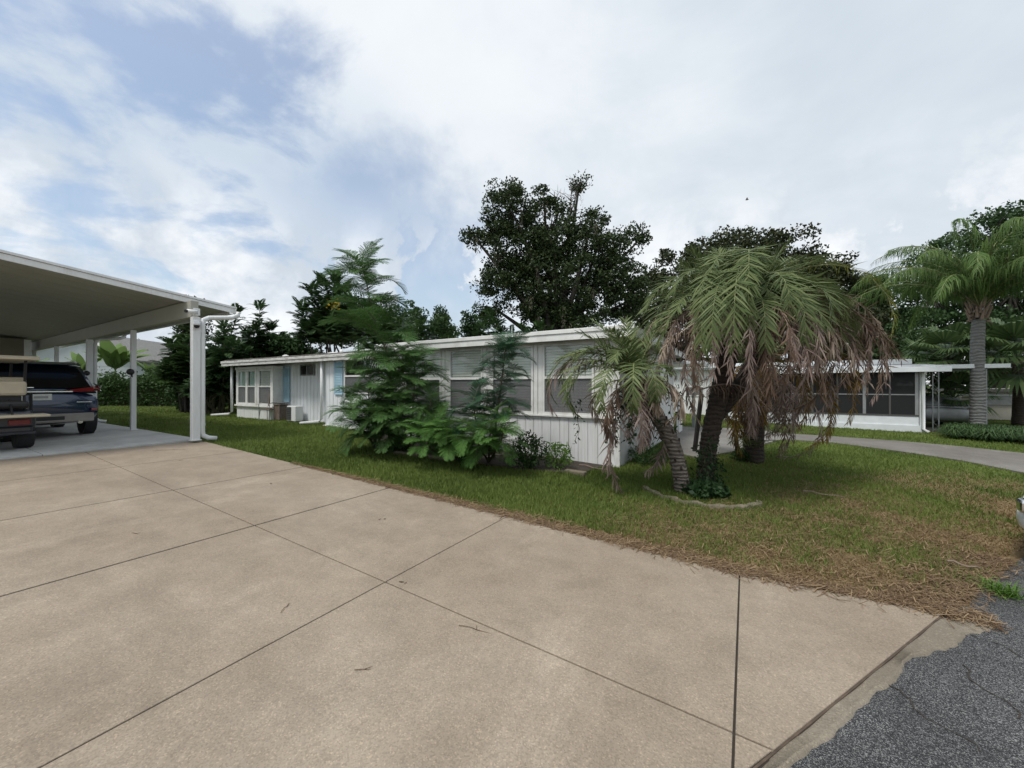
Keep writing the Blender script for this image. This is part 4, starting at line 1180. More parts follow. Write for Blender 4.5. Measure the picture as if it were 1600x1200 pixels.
def build_neighbour():
    t = thing('neighbour_home', 'low white neighbouring home with dark screened porch behind the palms', 'house', (2, 23, -.2))
    g = -.26
    Y = 21.2
    # knee wall, posts and screens of the porch
    MB().box((-.9, Y, g), (5.78, Y + .12, .37)).build('knee_wall', M['knee'], t, bevel=.01)
    MB().box((-.9, Y - .05, g - .02), (5.84, Y - .002, .02)).build('plinth', M['knee'], t)
    MB().box((-.9, Y - .02, .372), (5.78, Y + .13, .43)).build('sill', M['bronze'], t)
    xs = [-.9, .75, 2.45, 4.17, 5.72]
    for i, x in enumerate(xs):
        MB().box((x - .05, Y - .005, .432), (x + .05, Y + .09, 2.11)).build('post', M['bronze'] if i in (1, 2) else M['grey_metal'], t)
    for i in range(4):
        a, b = xs[i] + .05, xs[i + 1] - .05; m = (a + b) / 2
        MB().box((a, Y + .01, 1.205), (b, Y + .05, 1.245)).build('rail', M['grey_metal'], t)
        MB().box((m - .03, Y, .432), (m + .03, Y + .055, 2.11)).build('mullion', M['bronze'], t)
        for (u, w) in ((a, m - .03), (m + .03, b)):
            for (c, d) in ((.432, 1.205), (1.245, 2.11)):
                MB().box((u, Y + .022, c), (w, Y + .026, d)).build('screen', M['porch_screen'], t)
    # porch roof: fascia, sloping pan sheets
    MB().box((-1.1, Y - .42, 2.11), (6.55, Y - .38, 2.30)).build('fascia', M['knee'], t, bevel=.008)
    for x in np.arange(-1.05, 6.5, .508):
        MB().extrude([(Y - .378, 2.25), (Y + 1.9, 2.46), (Y + 1.9, 2.50), (Y - .378, 2.29)], x + .004, x + .50).build('pan_sheet', M['roof_metal'], t, bevel=.006)
    MB().box((-1.0, Y - .37, 2.112), (6.5, Y + 1.9, 2.20)).build('porch_ceiling', M['dark'], t)
    MB().tube([(5.88, Y - .30, 2.12), (5.88, Y - .10, 2.02), (5.88, Y - .06, 1.9), (5.88, Y - .06, g + .16), (6.0, Y - .20, g + .05)], .06, 8).build('downspout', M['alu'], t, smooth=True)
    MB().box((5.80, Y - .0, g), (5.96, Y + .14, 2.11)).build('corner_post', M['knee'], t)
    # main body behind
    MB().box((-7.5, 23.4, g), (5.7, 29, 2.42)).build('wall', M['siding'], t)
    for x in np.arange(-7.4, -.9, .31): MB().box((x + .004, 23.37, g), (x + .306, 23.398, 2.40)).build('siding_panel', M['siding'], t, bevel=.004)
    MB().box((-.9, 21.33, g), (-.84, 23.36, 2.1)).build('side_wall', M['siding'], t)
    MB().box((-7.8, 23.0, 2.42), (6.0, 29.4, 2.60)).build('roof', M['roof_metal'], t)
    MB().box((-7.85, 22.94, 2.50), (6.05, 22.998, 2.72)).build('fascia', M['knee'], t, bevel=.01)
    window(t, 'window', -2.9, -1.95, 1.0, 1.98, 23.36, 'sash', frame=M['trim'], fw=.05)
    window(t, 'window', -6.0, -4.9, 1.0, 1.98, 23.36, 'sash', frame=M['trim'], fw=.05)
    # side carport roof with open lattice posts
    t2 = thing('side_carport', 'flat pale carport roof on lattice posts beside the screened porch', 'carport', (7.2, 22.5, g))
    MB().box((5.99, 21.75, 2.29), (8.3, 27.5, 2.36)).build('roof_panel', M['roof_metal'], t2)
    MB().box((5.99, 21.70, 2.245), (8.34, 21.748, 2.40)).build('fascia', M['knee'], t2, bevel=.008)
    MB().box((8.302, 21.75, 2.245), (8.34, 27.5, 2.40)).build('fascia', M['knee'], t2)
    for x in (6.35, 7.62):
        p = MB().box((x - .016, 21.84, g), (x + .016, 21.872, 2.288)).box((x + .15, 21.84, g), (x + .182, 21.872, 2.288)).build('lattice_post', M['grey_metal'], t2)
        mb = MB()
        for k in range(8):
            z0 = g + .08 + k * .30
            mb.tube([(x + .016, 21.856, z0), (x + .15, 21.856, z0 + .15), (x + .016, 21.856, z0 + .30)], .008, 5)
        mb.build('scroll', M['grey_metal'], p)
    MB().box((5.99, 21.9, g), (6.9, 22.9, g + .10)).build('step', M['path'], t2)
    # pale car in the side carport: curved tail seen between the posts
    t3 = thing('parked_car', 'silver car half hidden under the side carport beside the porch', 'car', (7.05, 23.0, g), R(-90))
    car(t3, M['grey_metal'], 4.3, 1.75, .98, 1.42, False)
    # folding chairs behind the screen
    for (x, rz, lab) in ((5.25, R(200), 'white reclining chair behind the right porch screen'), (4.55, R(160), 'white low chair behind the porch screen beside the recliner')):
        c = thing('lounge_chair', lab, 'chair', (x, 22.1, g + .06), rz, 'chairs on the screened porch')
        for s in (-1, 1):
            MB().tube([(s * .25, -.35, 0), (s * .25, .05, .42), (s * .25, .45, .95)], .016, 7).build('back_rail', M['alu'], c, local=True)
            MB().tube([(s * .25, .35, 0), (s * .25, -.10, .42), (s * .25, -.50, .36)], .016, 7).build('leg', M['alu'], c, local=True)
        for k in range(5): MB().cbox((0, -.42 + .10 * k, .38 + .01 * k), (.5, .07, .012)).build('seat_strap', M['alu'], c, local=True)
        for k in range(5): MB().cbox((0, .12 + .075 * k, .50 + .10 * k), (.5, .012, .07), rx=R(-35)).build('back_strap', M['alu'], c, local=True)
    MB().box((-.85, 21.3, g), (5.7, 23.35, g + .06)).build('porch_floor', M['patio'], t)
    # beige garage-like wall and low fence far right
    t4 = thing('beige_house', 'low beige house far right behind the tall palm trunk', 'house', (15, 33, g))
    MB().box((10.2, 31.2, g), (14.6, 38, 1.25)).build('wall', M['beige'], t4)
    MB().box((14.602, 31.0, g), (24, 38, 2.5)).build('wall', M['house_grey'], t4)
    MB().box((10.6, 31.12, .55), (13.9, 31.198, 1.02)).build('window', M['grey_metal'], t4)
    MB().box((10.1, 31.05, 1.02), (14.5, 31.18, 1.12)).build('ledge', M['knee'], t4)
    MB().box((9.9, 30.8, 1.252), (14.8, 38.2, 1.40)).build('roof', M['shingle'], t4)
    MB().box((14.5, 30.6, 2.502), (24.4, 38.4, 2.75)).build('roof', M['roof_metal'], t4)


build_neighbour()


def build_far_houses():
    t = thing('far_house', 'grey-walled gabled house with shingle roof beyond the hedge', 'house', (-52, 12, .3))
    # gable end towards the camera; ridge runs away to the right
    A = at(20, 600, 34); u = Vector((-.62, .78, 0)); w = Vector((.78, .62, 0)); Wd, Ln, he, hr = 9.5, 15, 3.6, 6.0
    A.z = .3
    P = lambda a, b, z: tuple(A + w * a + u * b + Vector((0, 0, z)))
    MB().add([P(0, 0, 0), P(Wd, 0, 0), P(Wd, 0, he), P(Wd / 2, 0, hr), P(0, 0, he), P(0, Ln, 0), P(Wd, Ln, 0), P(Wd, Ln, he), P(Wd / 2, Ln, hr), P(0, Ln, he)],
             [(0, 1, 2, 3, 4), (9, 8, 7, 6, 5), (1, 6, 7, 2), (0, 4, 9, 5), (0, 5, 6, 1)]).build('wall', M['house_grey'], t)
    for s in (0, 1):
        a0, a1 = (Wd / 2, Wd + .5) if s else (Wd / 2, -.5); dz = -(hr - he) / (Wd / 2) * (.5)
        MB().add([P(a0, -.4, hr + .05), P(a1, -.4, he + dz + .05), P(a1, Ln + .4, he + dz + .05), P(a0, Ln + .4, hr + .05), P(a0, -.4, hr + .2), P(a1, -.4, he + dz + .2), P(a1, Ln + .4, he + dz + .2), P(a0, Ln + .4, hr + .2)],
                 [(0, 1, 2, 3), (7, 6, 5, 4), (0, 4, 5, 1), (1, 5, 6, 2), (2, 6, 7, 3), (3, 7, 4, 0)]).build('roof', M['shingle'], t)
        MB().add([P(a0, -.44, hr - .05), P(a1, -.44, he + dz - .05), P(a1, -.41, he + dz - .05), P(a0, -.41, hr - .05), P(a0, -.44, hr + .19), P(a1, -.44, he + dz + .19), P(a1, -.41, he + dz + .19), P(a0, -.41, hr + .19)],
                 [(0, 3, 2, 1), (4, 5, 6, 7), (0, 1, 5, 4), (1, 2, 6, 5), (2, 3, 7, 6), (3, 0, 4, 7)]).build('rake_board', M['trim'], t)
    for k in range(1, 6):
        MB().add([P(.05, -.02, k * .6), P(Wd - .05, -.02, k * .6), P(Wd - .05, -.02, k * .6 + .05), P(.05, -.02, k * .6 + .05)], [(0, 1, 2, 3)]).build('lap_line', M['house_grey'], t)
    t = thing('far_roof_house', 'distant house whose brown roof shows between thin trunks over the home', 'house', (-24, 26, .2))
    B = at(500, 600, 36); B.z = .2
    MB().box((B.x - 5, B.y, .2), (B.x + 4, B.y + 8, 3.4)).build('wall', M['house_grey'], t)
    MB().extrude([(B.y - .4, 3.2), (B.y + 4, 4.9), (B.y + 8.4, 3.2), (B.y + 8.4, 3.4), (B.y + 4, 5.1), (B.y - .4, 3.4)], B.x - 5.4, B.x + 4.4).build('roof', M['shingle'], t)


build_far_houses()

# ------------------------------------------------------------------ plants


def frond_arrays(L, e0, droop, n=42, ll=.30, lw=.012, vang=.35, hang=.25, mess=.1, rng=RNG, power=1.7, base=.10, a0=1.15, a1=.45, twist=0.0):
    """feather palm leaf heading +x from the origin: leaflets (V, F) and the stalk's centre line"""
    k = 40
    s = np.linspace(0, 1, k + 1)
    e = e0 - droop * s ** power
    side = twist * s ** 1.5
    pts = np.zeros((k + 1, 3))
    for i in range(k):
        pts[i + 1] = pts[i] + (L / k) * np.array((math.cos(e[i]) * math.cos(side[i]), math.cos(e[i]) * math.sin(side[i]), math.sin(e[i])))
    u = np.linspace(base, .995, n); u = np.repeat(u, 2) + rng.uniform(-.4, .4, 2 * n) / n
    u = np.clip(u, base, .999); sg = np.tile((-1.0, 1.0), n)
    fi = u * k; i0 = np.minimum(fi.astype(int), k - 1); fr = (fi - i0)[:, None]
    p = pts[i0] * (1 - fr) + pts[i0 + 1] * fr
    T = pts[i0 + 1] - pts[i0]; T /= np.linalg.norm(T, axis=1)[:, None]
    B = np.cross(np.array((0, 0, 1.0)), T); nb = np.linalg.norm(B, axis=1)[:, None]
    B = np.where(nb > .05, B / np.maximum(nb, 1e-6), np.array((0, 1.0, 0)))
    Nn = np.cross(T, B)
    al = a0 + (a1 - a0) * u + rng.normal(0, mess, 2 * n)
    be = vang + rng.normal(0, mess * 1.5, 2 * n)
    S = B * sg[:, None]
    d = np.cos(al)[:, None] * T + np.sin(al)[:, None] * (S * np.cos(be)[:, None] + Nn * np.sin(be)[:, None])
    prof = np.clip(np.minimum((u - base + .06) / .22, 1.0), .3, 1) * np.clip(1.15 - .75 * u ** 2.2, .25, 1)
    ln = (ll * prof * rng.uniform(.85, 1.1, 2 * n))[:, None]
    hg = np.clip(hang + rng.normal(0, mess, 2 * n), 0, 1)[:, None]
    G = np.array((0, 0, -1.0))
    d1 = d * (1 - hg * .45) + G * hg * .45; d1 /= np.linalg.norm(d1, axis=1)[:, None]
    d2 = d * (1 - hg) + G * hg; d2 /= np.linalg.norm(d2, axis=1)[:, None]
    wv = T - d * np.sum(T * d, 1)[:, None]; wv /= np.maximum(np.linalg.norm(wv, axis=1), 1e-5)[:, None]
    wv = wv + Nn * rng.normal(0, mess, (2 * n, 1))
    m = p + d1 * ln * .5; tip = m + d2 * ln * .5; w = lw * rng.uniform(.8, 1.2, (2 * n, 1))
    V = np.stack([p - wv * w * .35, p + wv * w * .35, m + wv * w * .55, m - wv * w * .55, tip], 1).reshape(-1, 3)
    b = np.arange(2 * n)[:, None] * 5
    F = np.concatenate([b + np.array((0, 1, 2)), b + np.array((0, 2, 3)), b + np.array((3, 2, 4))])
    return V, F, pts


def tube_arrays(pts, r0, r1, n=4):
    pts = np.asarray(pts); k = len(pts)
    T = np.gradient(pts, axis=0); T /= np.linalg.norm(T, axis=1)[:, None] + 1e-9
    a = np.cross(T, np.array((.21, .33, .92))); a /= np.linalg.norm(a, axis=1)[:, None] + 1e-9
    b = np.cross(T, a); r = np.linspace(r0, r1, k)[:, None]
    ang = 2 * np.pi * np.arange(n) / n
    V = np.stack([pts + (a * math.cos(q) + b * math.sin(q)) * r for q in ang], 1).reshape(-1, 3)
    F = []
    for i in range(k - 1):
        for j in range(n):
            p, q = i * n + j, i * n + (j + 1) % n
            F += [(p, q, q + n), (p, q + n, p + n)]
    return V, np.array(F)


def frond(parent, org, yaw, mat, smat, name='frond', sr=.012, **kw):
    V, F, pts = frond_arrays(**kw)
    c, s = math.cos(yaw), math.sin(yaw)
    rot = lambda A: np.stack([A[:, 0] * c - A[:, 1] * s, A[:, 0] * s + A[:, 1] * c, A[:, 2]], 1) + np.array(org)
    V2, F2 = tube_arrays(pts[::4] if len(pts) > 20 else pts, sr, sr * .25)
    me = fast_mesh(name, np.concatenate([rot(V), rot(V2)]), np.concatenate([F, F2 + len(V)]), mat)
    me.materials.append(smat)
    idx = np.zeros(len(F) + len(F2), np.int32); idx[len(F):] = 1
    me.polygons.foreach_set('material_index', idx)
    return link(name, me, parent)


def spline(pts, n):
    pts = [Vector(p) for p in pts]; out = []
    P = [pts[0] * 2 - pts[1]] + pts + [pts[-1] * 2 - pts[-2]]
    for i in range(1, len(P) - 2):
        for j in range(n):
            t = j / n
            a, b, c, d = P[i - 1], P[i], P[i + 1], P[i + 2]
            out.append(.5 * ((2 * b) + (c - a) * t + (2 * a - 5 * b + 4 * c - d) * t * t + (3 * b - a - 3 * c + d) * t ** 3))
    return out + [pts[-1]]


def palm_trunk(t, pts, r, mat, boots=0, bmat=None, name='trunk'):
    sp = spline(pts, 10); k = len(sp)
    rad = [(r[0] + (r[1] - r[0]) * i / (k - 1)) * (1.0 + random.uniform(-.035, .035)) for i in range(k)]
    o = MB().tube(sp, rad, 14).build(name, mat, t, smooth=True)
    if boots:
        mb = MB()
        for i in range(boots):
            u = (i + .5) / boots; j = min(int(u * (k - 1)), k - 2); p = sp[j]; d = (sp[j + 1] - sp[j]).normalized()
            a = i * 2.39996; q = Vector((math.cos(a), math.sin(a), 0)); q = (q - d * q.dot(d)).normalized()
            b = p + q * rad[j] * .85; e = b + (q * .6 + d * 1.0).normalized() * random.uniform(.035, .07)
            mb.tube([b, b.lerp(e, .6), e], [.026, .018, .008], 5)
        ob = mb.build('leaf_bases', bmat, t); ob['kind'] = 'stuff'
    return sp, rad


def build_date_palms():
    g = 'date palms growing in the edging ring'
    # small leaning palm on the left
    b = Vector((-.80, 6.29, gz(-.8, 6.29) - .05))
    c1 = at(992, 592, 5.85)
    t1 = thing('date_palm', 'short leaning date palm with curved ringed trunk left of the cluster', 'palm', b, 0, g)
    palm_trunk(t1, [b, at(1055, 705, 5.83), at(1030, 655, 5.83), at(1008, 618, 5.85), c1], (.115, .10), M['palm_bark'], 70, M['palm_boot'])
    def crown(t, c, specs):
        for (px, py, kind, L, e0, droop, dd) in specs: pass
    rr = np.random.default_rng(11)

    def aim(t, c, tx, ty, e0, kind, Lk=1.0, dd=0.0, tdep=None, n=40, ll=.30, lw=.014, thick=.012):
        """frond from crown c whose heading carries it towards photo pixel (tx, ty) in the plane of the crown"""
        dep = -math.sin(YAW) * c.x + math.cos(YAW) * c.y
        q = at(tx, ty, dep + dd); v = q - c; yaw = math.atan2(v.y, v.x)
        h = math.hypot(v.x, v.y); dist = v.length
        # choose droop so that the tip lands near the target
        best = None
        for L in np.linspace(dist * 1.0, dist * 1.6 + .15, 9):
            for dr in np.linspace(.1, 3.0, 30):
                s = np.linspace(0, 1, 21)[:-1]; e = e0 - dr * s ** 1.7
                ex, ez = np.sum(np.cos(e)) * L / 20, np.sum(np.sin(e)) * L / 20
                err = (ex - h) ** 2 + (ez - v.z) ** 2
                if best is None or err < best[0]: best = (err, L, dr)
        _, L, dr = best; L *= Lk
        base = dict(L=L, e0=e0, droop=dr, n=n, ll=ll, lw=lw, rng=rr, twist=rr.uniform(-.3, .3))
        if kind == 'g': frond(t, c, yaw, M['frond'], M['rachis'], vang=.25, hang=.26, mess=.12, sr=thick, a0=1.2, a1=.55, **base)
        elif kind == 'y': frond(t, c, yaw, M['frond_y'], M['rachis'], vang=.2, hang=.4, mess=.12, sr=thick, **base)
        elif kind == 'o': frond(t, c, yaw, M['frond_orange'], M['rachis_dead'], vang=.1, hang=.5, mess=.16, sr=thick, name='dead_frond', **base)
        else: frond(t, c, yaw, M[('frond_dead', 'frond_dead', 'frond_tan', 'frond_brown')[int(rr.integers(4))]], M['rachis_dead'], vang=rr.uniform(-.5, .2), hang=rr.uniform(.4, .75), mess=rr.uniform(.2, .38), sr=thick, name='dead_frond', a0=1.05, a1=.45, **base)

    for (tx, ty, e0, k, dd) in [(868, 650, .75, 'g', -.2), (880, 600, .95, 'g', .1), (893, 640, .6, 'g', -.5), (905, 665, .5, 'g', -.3), (935, 640, .45, 'g', -.8),
                                (905, 520, .9, 'g', .2), (925, 500, 1.1, 'g', .5), (945, 512, 1.2, 'g', -.3), (975, 500, 1.35, 'g', .3), (1030, 540, 1.1, 'g', .4), (1045, 580, .9, 'g', -.3),
                                (1022, 625, .6, 'g', -.7), (990, 640, .55, 'g', -.9), (955, 560, 1.0, 'g', -.6), (1020, 505, 1.2, 'g', .0), (900, 560, 1.0, 'g', -.3), (880, 625, .85, 'g', .3),
                                (960, 690, -.2, 'd', -.35), (968, 760, -.75, 'd', -.25), (1000, 700, -.4, 'd', -.5), (1010, 740, -.6, 'd', .1), (985, 680, -.3, 'd', .4), (1040, 660, .1, 'd', -.2), (945, 660, .0, 'd', .1), (1028, 640, .2, 'd', -.6), (868, 665, .6, 'd', -.1), (1012, 690, -.5, 'd', .3)]:
        aim(t1, c1, tx, ty, e0, k, dd=dd, n=42, ll=.34, lw=.020)
    # main palm
    b = Vector((-.58, 6.98, gz(-.58, 7) - .05)); c2 = at(1158, 492, 6.5)
    t2 = thing('date_palm', 'tallest date palm with thick dark trunk and wide shaggy crown', 'palm', b, 0, g)
    sp, rad = palm_trunk(t2, [b, at(1108, 690, 6.35), at(1122, 625, 6.4), at(1140, 545, 6.45), c2], (.125, .15), M['palm_boot'], 220, M['palm_boot'])
    # second stout limb splitting off to the right
    c3 = at(1192, 535, 6.75)
    palm_trunk(t2, [at(1120, 650, 6.42), at(1150, 610, 6.55), at(1178, 565, 6.7), c3], (.11, .13), M['palm_boot'], 80, M['palm_boot'], 'limb')
    G = [(1008, 520, .55, -.3), (1040, 530, .5, -.9), (1075, 530, .55, -1.3), (1120, 530, .6, -1.7), (1165, 525, .7, -1.9), (1210, 530, .6, -1.7), (1250, 525, .6, -1.4), (1290, 520, .65, -1.1), (1345, 510, .75, -.3), (1320, 480, .85, -.6), (1022, 470, .8, -.6), (1060, 440, 1.0, -1.0), (1150, 415, 1.3, -1.2), (1000, 480, .75, 0), (1015, 455, .9, .3), (1030, 430, 1.0, .6), (1060, 405, 1.1, .2), (1050, 440, .9, -.7), (1045, 470, .7, -.9), (1090, 385, 1.25, -.2), (1125, 372, 1.4, .5), (1165, 378, 1.45, .2),
         (1205, 372, 1.35, -.2), (1185, 400, 1.3, -.9), (1240, 388, 1.2, .4), (1275, 392, 1.15, .1), (1305, 402, 1.1, .7), (1330, 470, .9, .2), (1318, 440, 1.0, -.3), (1290, 430, .95, -.8), (1335, 500, .8, -.2), (1300, 500, .8, -1.0),
         (1150, 500, .95, -1.6), (1190, 505, .9, -1.7), (1115, 510, .85, -1.5), (1085, 500, .8, -1.2), (1230, 500, .85, -1.4), (1262, 470, .9, -1.2), (1070, 470, .9, -1.3), (1140, 460, 1.1, -1.4), (1205, 460, 1.1, -1.3), (1100, 440, 1.1, 1.0), (1220, 430, 1.1, 1.2), (1280, 450, .9, 1.2), (1040, 500, .6, .6), (1350, 530, .7, .3), (1180, 430, 1.2, -1.5), (1120, 430, 1.2, -1.3), (1255, 425, 1.1, -.9), (1010, 500, .6, -.4), (1310, 540, .6, -.6)]
    for tx, ty, e0, dd in G: aim(t2, c2 + Vector((0, 0, rr.uniform(-.1, .12))), tx + rr.uniform(-8, 8), ty + 8 + rr.uniform(-6, 6), e0 * .74 + rr.uniform(-.08, .08), 'g', dd=dd, n=52, ll=.45, lw=.020)
    for tx, ty, e0, dd in [(1128, 392, 1.35, -.4), (1150, 378, 1.45, .1), (1188, 382, 1.4, -.3), (1215, 392, 1.3, .3), (1095, 402, 1.25, .4), (1240, 402, 1.2, -.5)]: aim(t2, c2, tx, ty + 14, e0, 'g', dd=dd, n=48, ll=.40, lw=.020)
    D = [(1015, 590, .45, -.6), (1040, 570, .5, -1.1), (1070, 600, .4, -1.2), (1095, 580, .45, -1.5), (1135, 585, .45, -1.7), (1180, 590, .45, -1.8), (1200, 620, .35, -1.4), (1222, 590, .45, -1.6), (1245, 610, .4, -1.3), (1270, 580, .5, -1.3), (1255, 560, .5, -1.6), (1100, 620, .3, -.9), (1085, 640, .2, -.6), (1390, 560, .8, -.2), (1402, 545, .9, .3), (1385, 600, .7, .0), (1370, 620, .6, -.1), (1003, 540, .7, -.2), (1012, 575, .6, -.5), (1035, 600, .5, -.7), (1062, 590, .55, -.9), (1082, 560, .6, -1.2), (1045, 555, .7, -1.0), (1110, 545, .7, -1.5), (1205, 580, .5, -1.5), 
         (1235, 570, .6, -1.2), (1265, 600, .5, -.9), (1290, 570, .6, -.8), (1310, 610, .55, -.4), (1345, 600, .6, .0), (1375, 575, .75, .2), (1400, 550, .85, .1), (1362, 545, .8, -.4), (1335, 575, .7, -.6), (1395, 580, .7, .4), (1360, 610, .6, .3), (1245, 640, .3, -.4), (1215, 660, .1, -.5), (1300, 640, .4, -.1),
         (1068, 625, .2, .1), (1035, 605, .4, .3), (1270, 650, .3, .2), (1330, 640, .5, .1), (1012, 560, .6, .4), (1225, 610, .4, -1.1), (1060, 545, .7, .6), (1300, 545, .7, .8), (1350, 555, .8, .9), (1172, 680, -.5, -.5)]
    for tx, ty, e0, dd in D: aim(t2, c2 - Vector((0, 0, rr.uniform(.18, .42))), tx, ty, min(e0 - .05, .5) + rr.uniform(-.15, .15), 'd', dd=dd, n=50, ll=.36 * rr.uniform(.8, 1.15), lw=.017)
    for tx, ty, e0, dd in [(1340, 610, .4, -.3), (1300, 690, .0, .3), (1270, 700, -.1, .1), (1335, 660, .2, .1), (1250, 670, -.1, .4)]: aim(t2, c3 - Vector((0, 0, .25)), tx, ty, e0, 'o', dd=dd, n=50, ll=.32, lw=.014)
    for tx, ty, e0, dd in [(1310, 520, .6, -.3), (1240, 560, .3, -.8), (1380, 520, .8, .3)]: aim(t2, c2, tx, ty, e0, 'y', dd=dd, n=46, ll=.32, lw=.014)
    # long silvery dead frond hanging in front of the trunk
    aim(t2, at(1092, 610, 6.15), 1135, 735, .35, 'd', n=46, ll=.42, lw=.014)
    # third palm, hidden in its own dead skirt
    b = Vector((.13, 9.9, gz(.13, 9.9) - .05)); c4 = at(1188, 575, 8.5)
    t3 = thing('date_palm', 'rear date palm wrapped in a skirt of hanging dead fronds', 'palm', b, 0, g)
    palm_trunk(t3, [b, at(1178, 670, 8.5), at(1184, 620, 8.5), c4], (.20, .22), M['palm_boot'], 60, M['palm_boot'])
    for i in range(34):
        tx = 1150 + 75 * (i * .618 % 1); ty = random.uniform(660, 715)
        aim(t3, c4 + Vector((0, 0, random.uniform(-.2, .1))), tx, ty, random.uniform(-.6, .2), 'd' if i % 5 else 'o', dd=random.uniform(-.7, .5), n=40, ll=.34, lw=.018)
    for tx, ty, e0, dd in [(1140, 690, .6, -.3), (1215, 690, .5, -.4), (1160, 700, .4, -.6), (1235, 680, .6, .0)]: aim(t3, at(1175, 712, 8.4), tx, ty, 1.2, 'g', dd=dd, n=24, ll=.26, lw=.016)
    for i in range(14): aim(t3, c4, 1188 + 110 * math.cos(i * 2.4), 560 + 30 * math.sin(i * 2.4), .9, 'g', dd=1.0 * math.sin(i * 2.4), n=36, ll=.34, lw=.016)
    return c1


C1 = build_date_palms()


def strand_leaves(pts, n, size, rng, spread=.05):
    """small leaves along a polyline: triangles pairs"""
    pts = np.asarray([tuple(p) for p in pts]); u = rng.uniform(0, len(pts) - 1.001, n); i = u.astype(int); f = (u - i)[:, None]
    p = pts[i] * (1 - f) + pts[i + 1] * f + rng.normal(0, spread, (n, 3))
    return leaf_quads(p, size, rng, droop=.6)


def leaf_quads(p, size, rng, droop=.2, asp=.5):
    """diamond leaves at points p"""
    n = len(p)
    d = rng.normal(0, 1, (n, 3)); d[:, 2] -= droop; d /= np.linalg.norm(d, axis=1)[:, None]
    w = np.cross(d, rng.normal(0, 1, (n, 3))); w /= np.linalg.norm(w, axis=1)[:, None] + 1e-6
    s = (size * rng.uniform(.7, 1.3, n))[:, None]
    V = np.stack([p, p + d * s * .45 + w * s * asp * .5, p + d * s, p + d * s * .45 - w * s * asp * .5], 1).reshape(-1, 3)
    F = np.arange(n)[:, None] * 4 + np.arange(4)
    return V, F


def build_vines():
    rng = np.random.default_rng(5)
    labs = ['vine strand hanging leftmost before the sun room corner window', 'vine strands hanging from the short palm over the white corner', 'vine climbing thickly on the short leaning palm trunk', 'vine hanging right of the short leaning palm trunk', 'ivy covering the foot of the tallest palm trunk']
    sets = [[((905, 625), (902, 690), 5.6)], [((960, 640), (950, 735), 5.6), ((968, 640), (962, 700), 5.7), ((985, 650), (988, 690), 5.5)], [((1000, 600), (1010, 650), 5.75), ((985, 600), (1000, 660), 5.7), ((1010, 610), (1030, 665), 5.72), ((970, 610), (985, 640), 5.7)],
            [((1048, 610), (1052, 690), 5.8), ((1055, 600), (1058, 660), 5.9)], [((1105, 762), (1112, 690), 6.1), ((1095, 765), (1100, 700), 6.1), ((1118, 765), (1120, 720), 6.15), ((1085, 768), (1130, 760), 6.1), ((1060, 772), (1100, 764), 6.0)]]
    cnt = [26, 40, 120, 30, 150]; sp = [.035, .035, .07, .04, .07]
    for lab, st, c, spr in zip(labs, sets, cnt, sp):
        o0 = at(*st[0][0], st[0][2])
        t = thing('hanging_vine', lab, 'vine', o0, 0, 'vines on the date palms')
        for a, b, d in st:
            A, B = at(*a, d), at(*b, d); pts = [A.lerp(B, k / 9) + Vector((math.sin(k * 1.3) * .03, math.cos(k * 1.7) * .03, 0)) for k in range(10)]
            MB().tube(pts, .004, 5).build('stem', M['stem'], t)
            V, F = strand_leaves(pts, c, .06, rng, spr)
            link('leaves', fast_mesh('leaves', V, F, M['vine']), t)['kind'] = 'stuff'


build_vines()


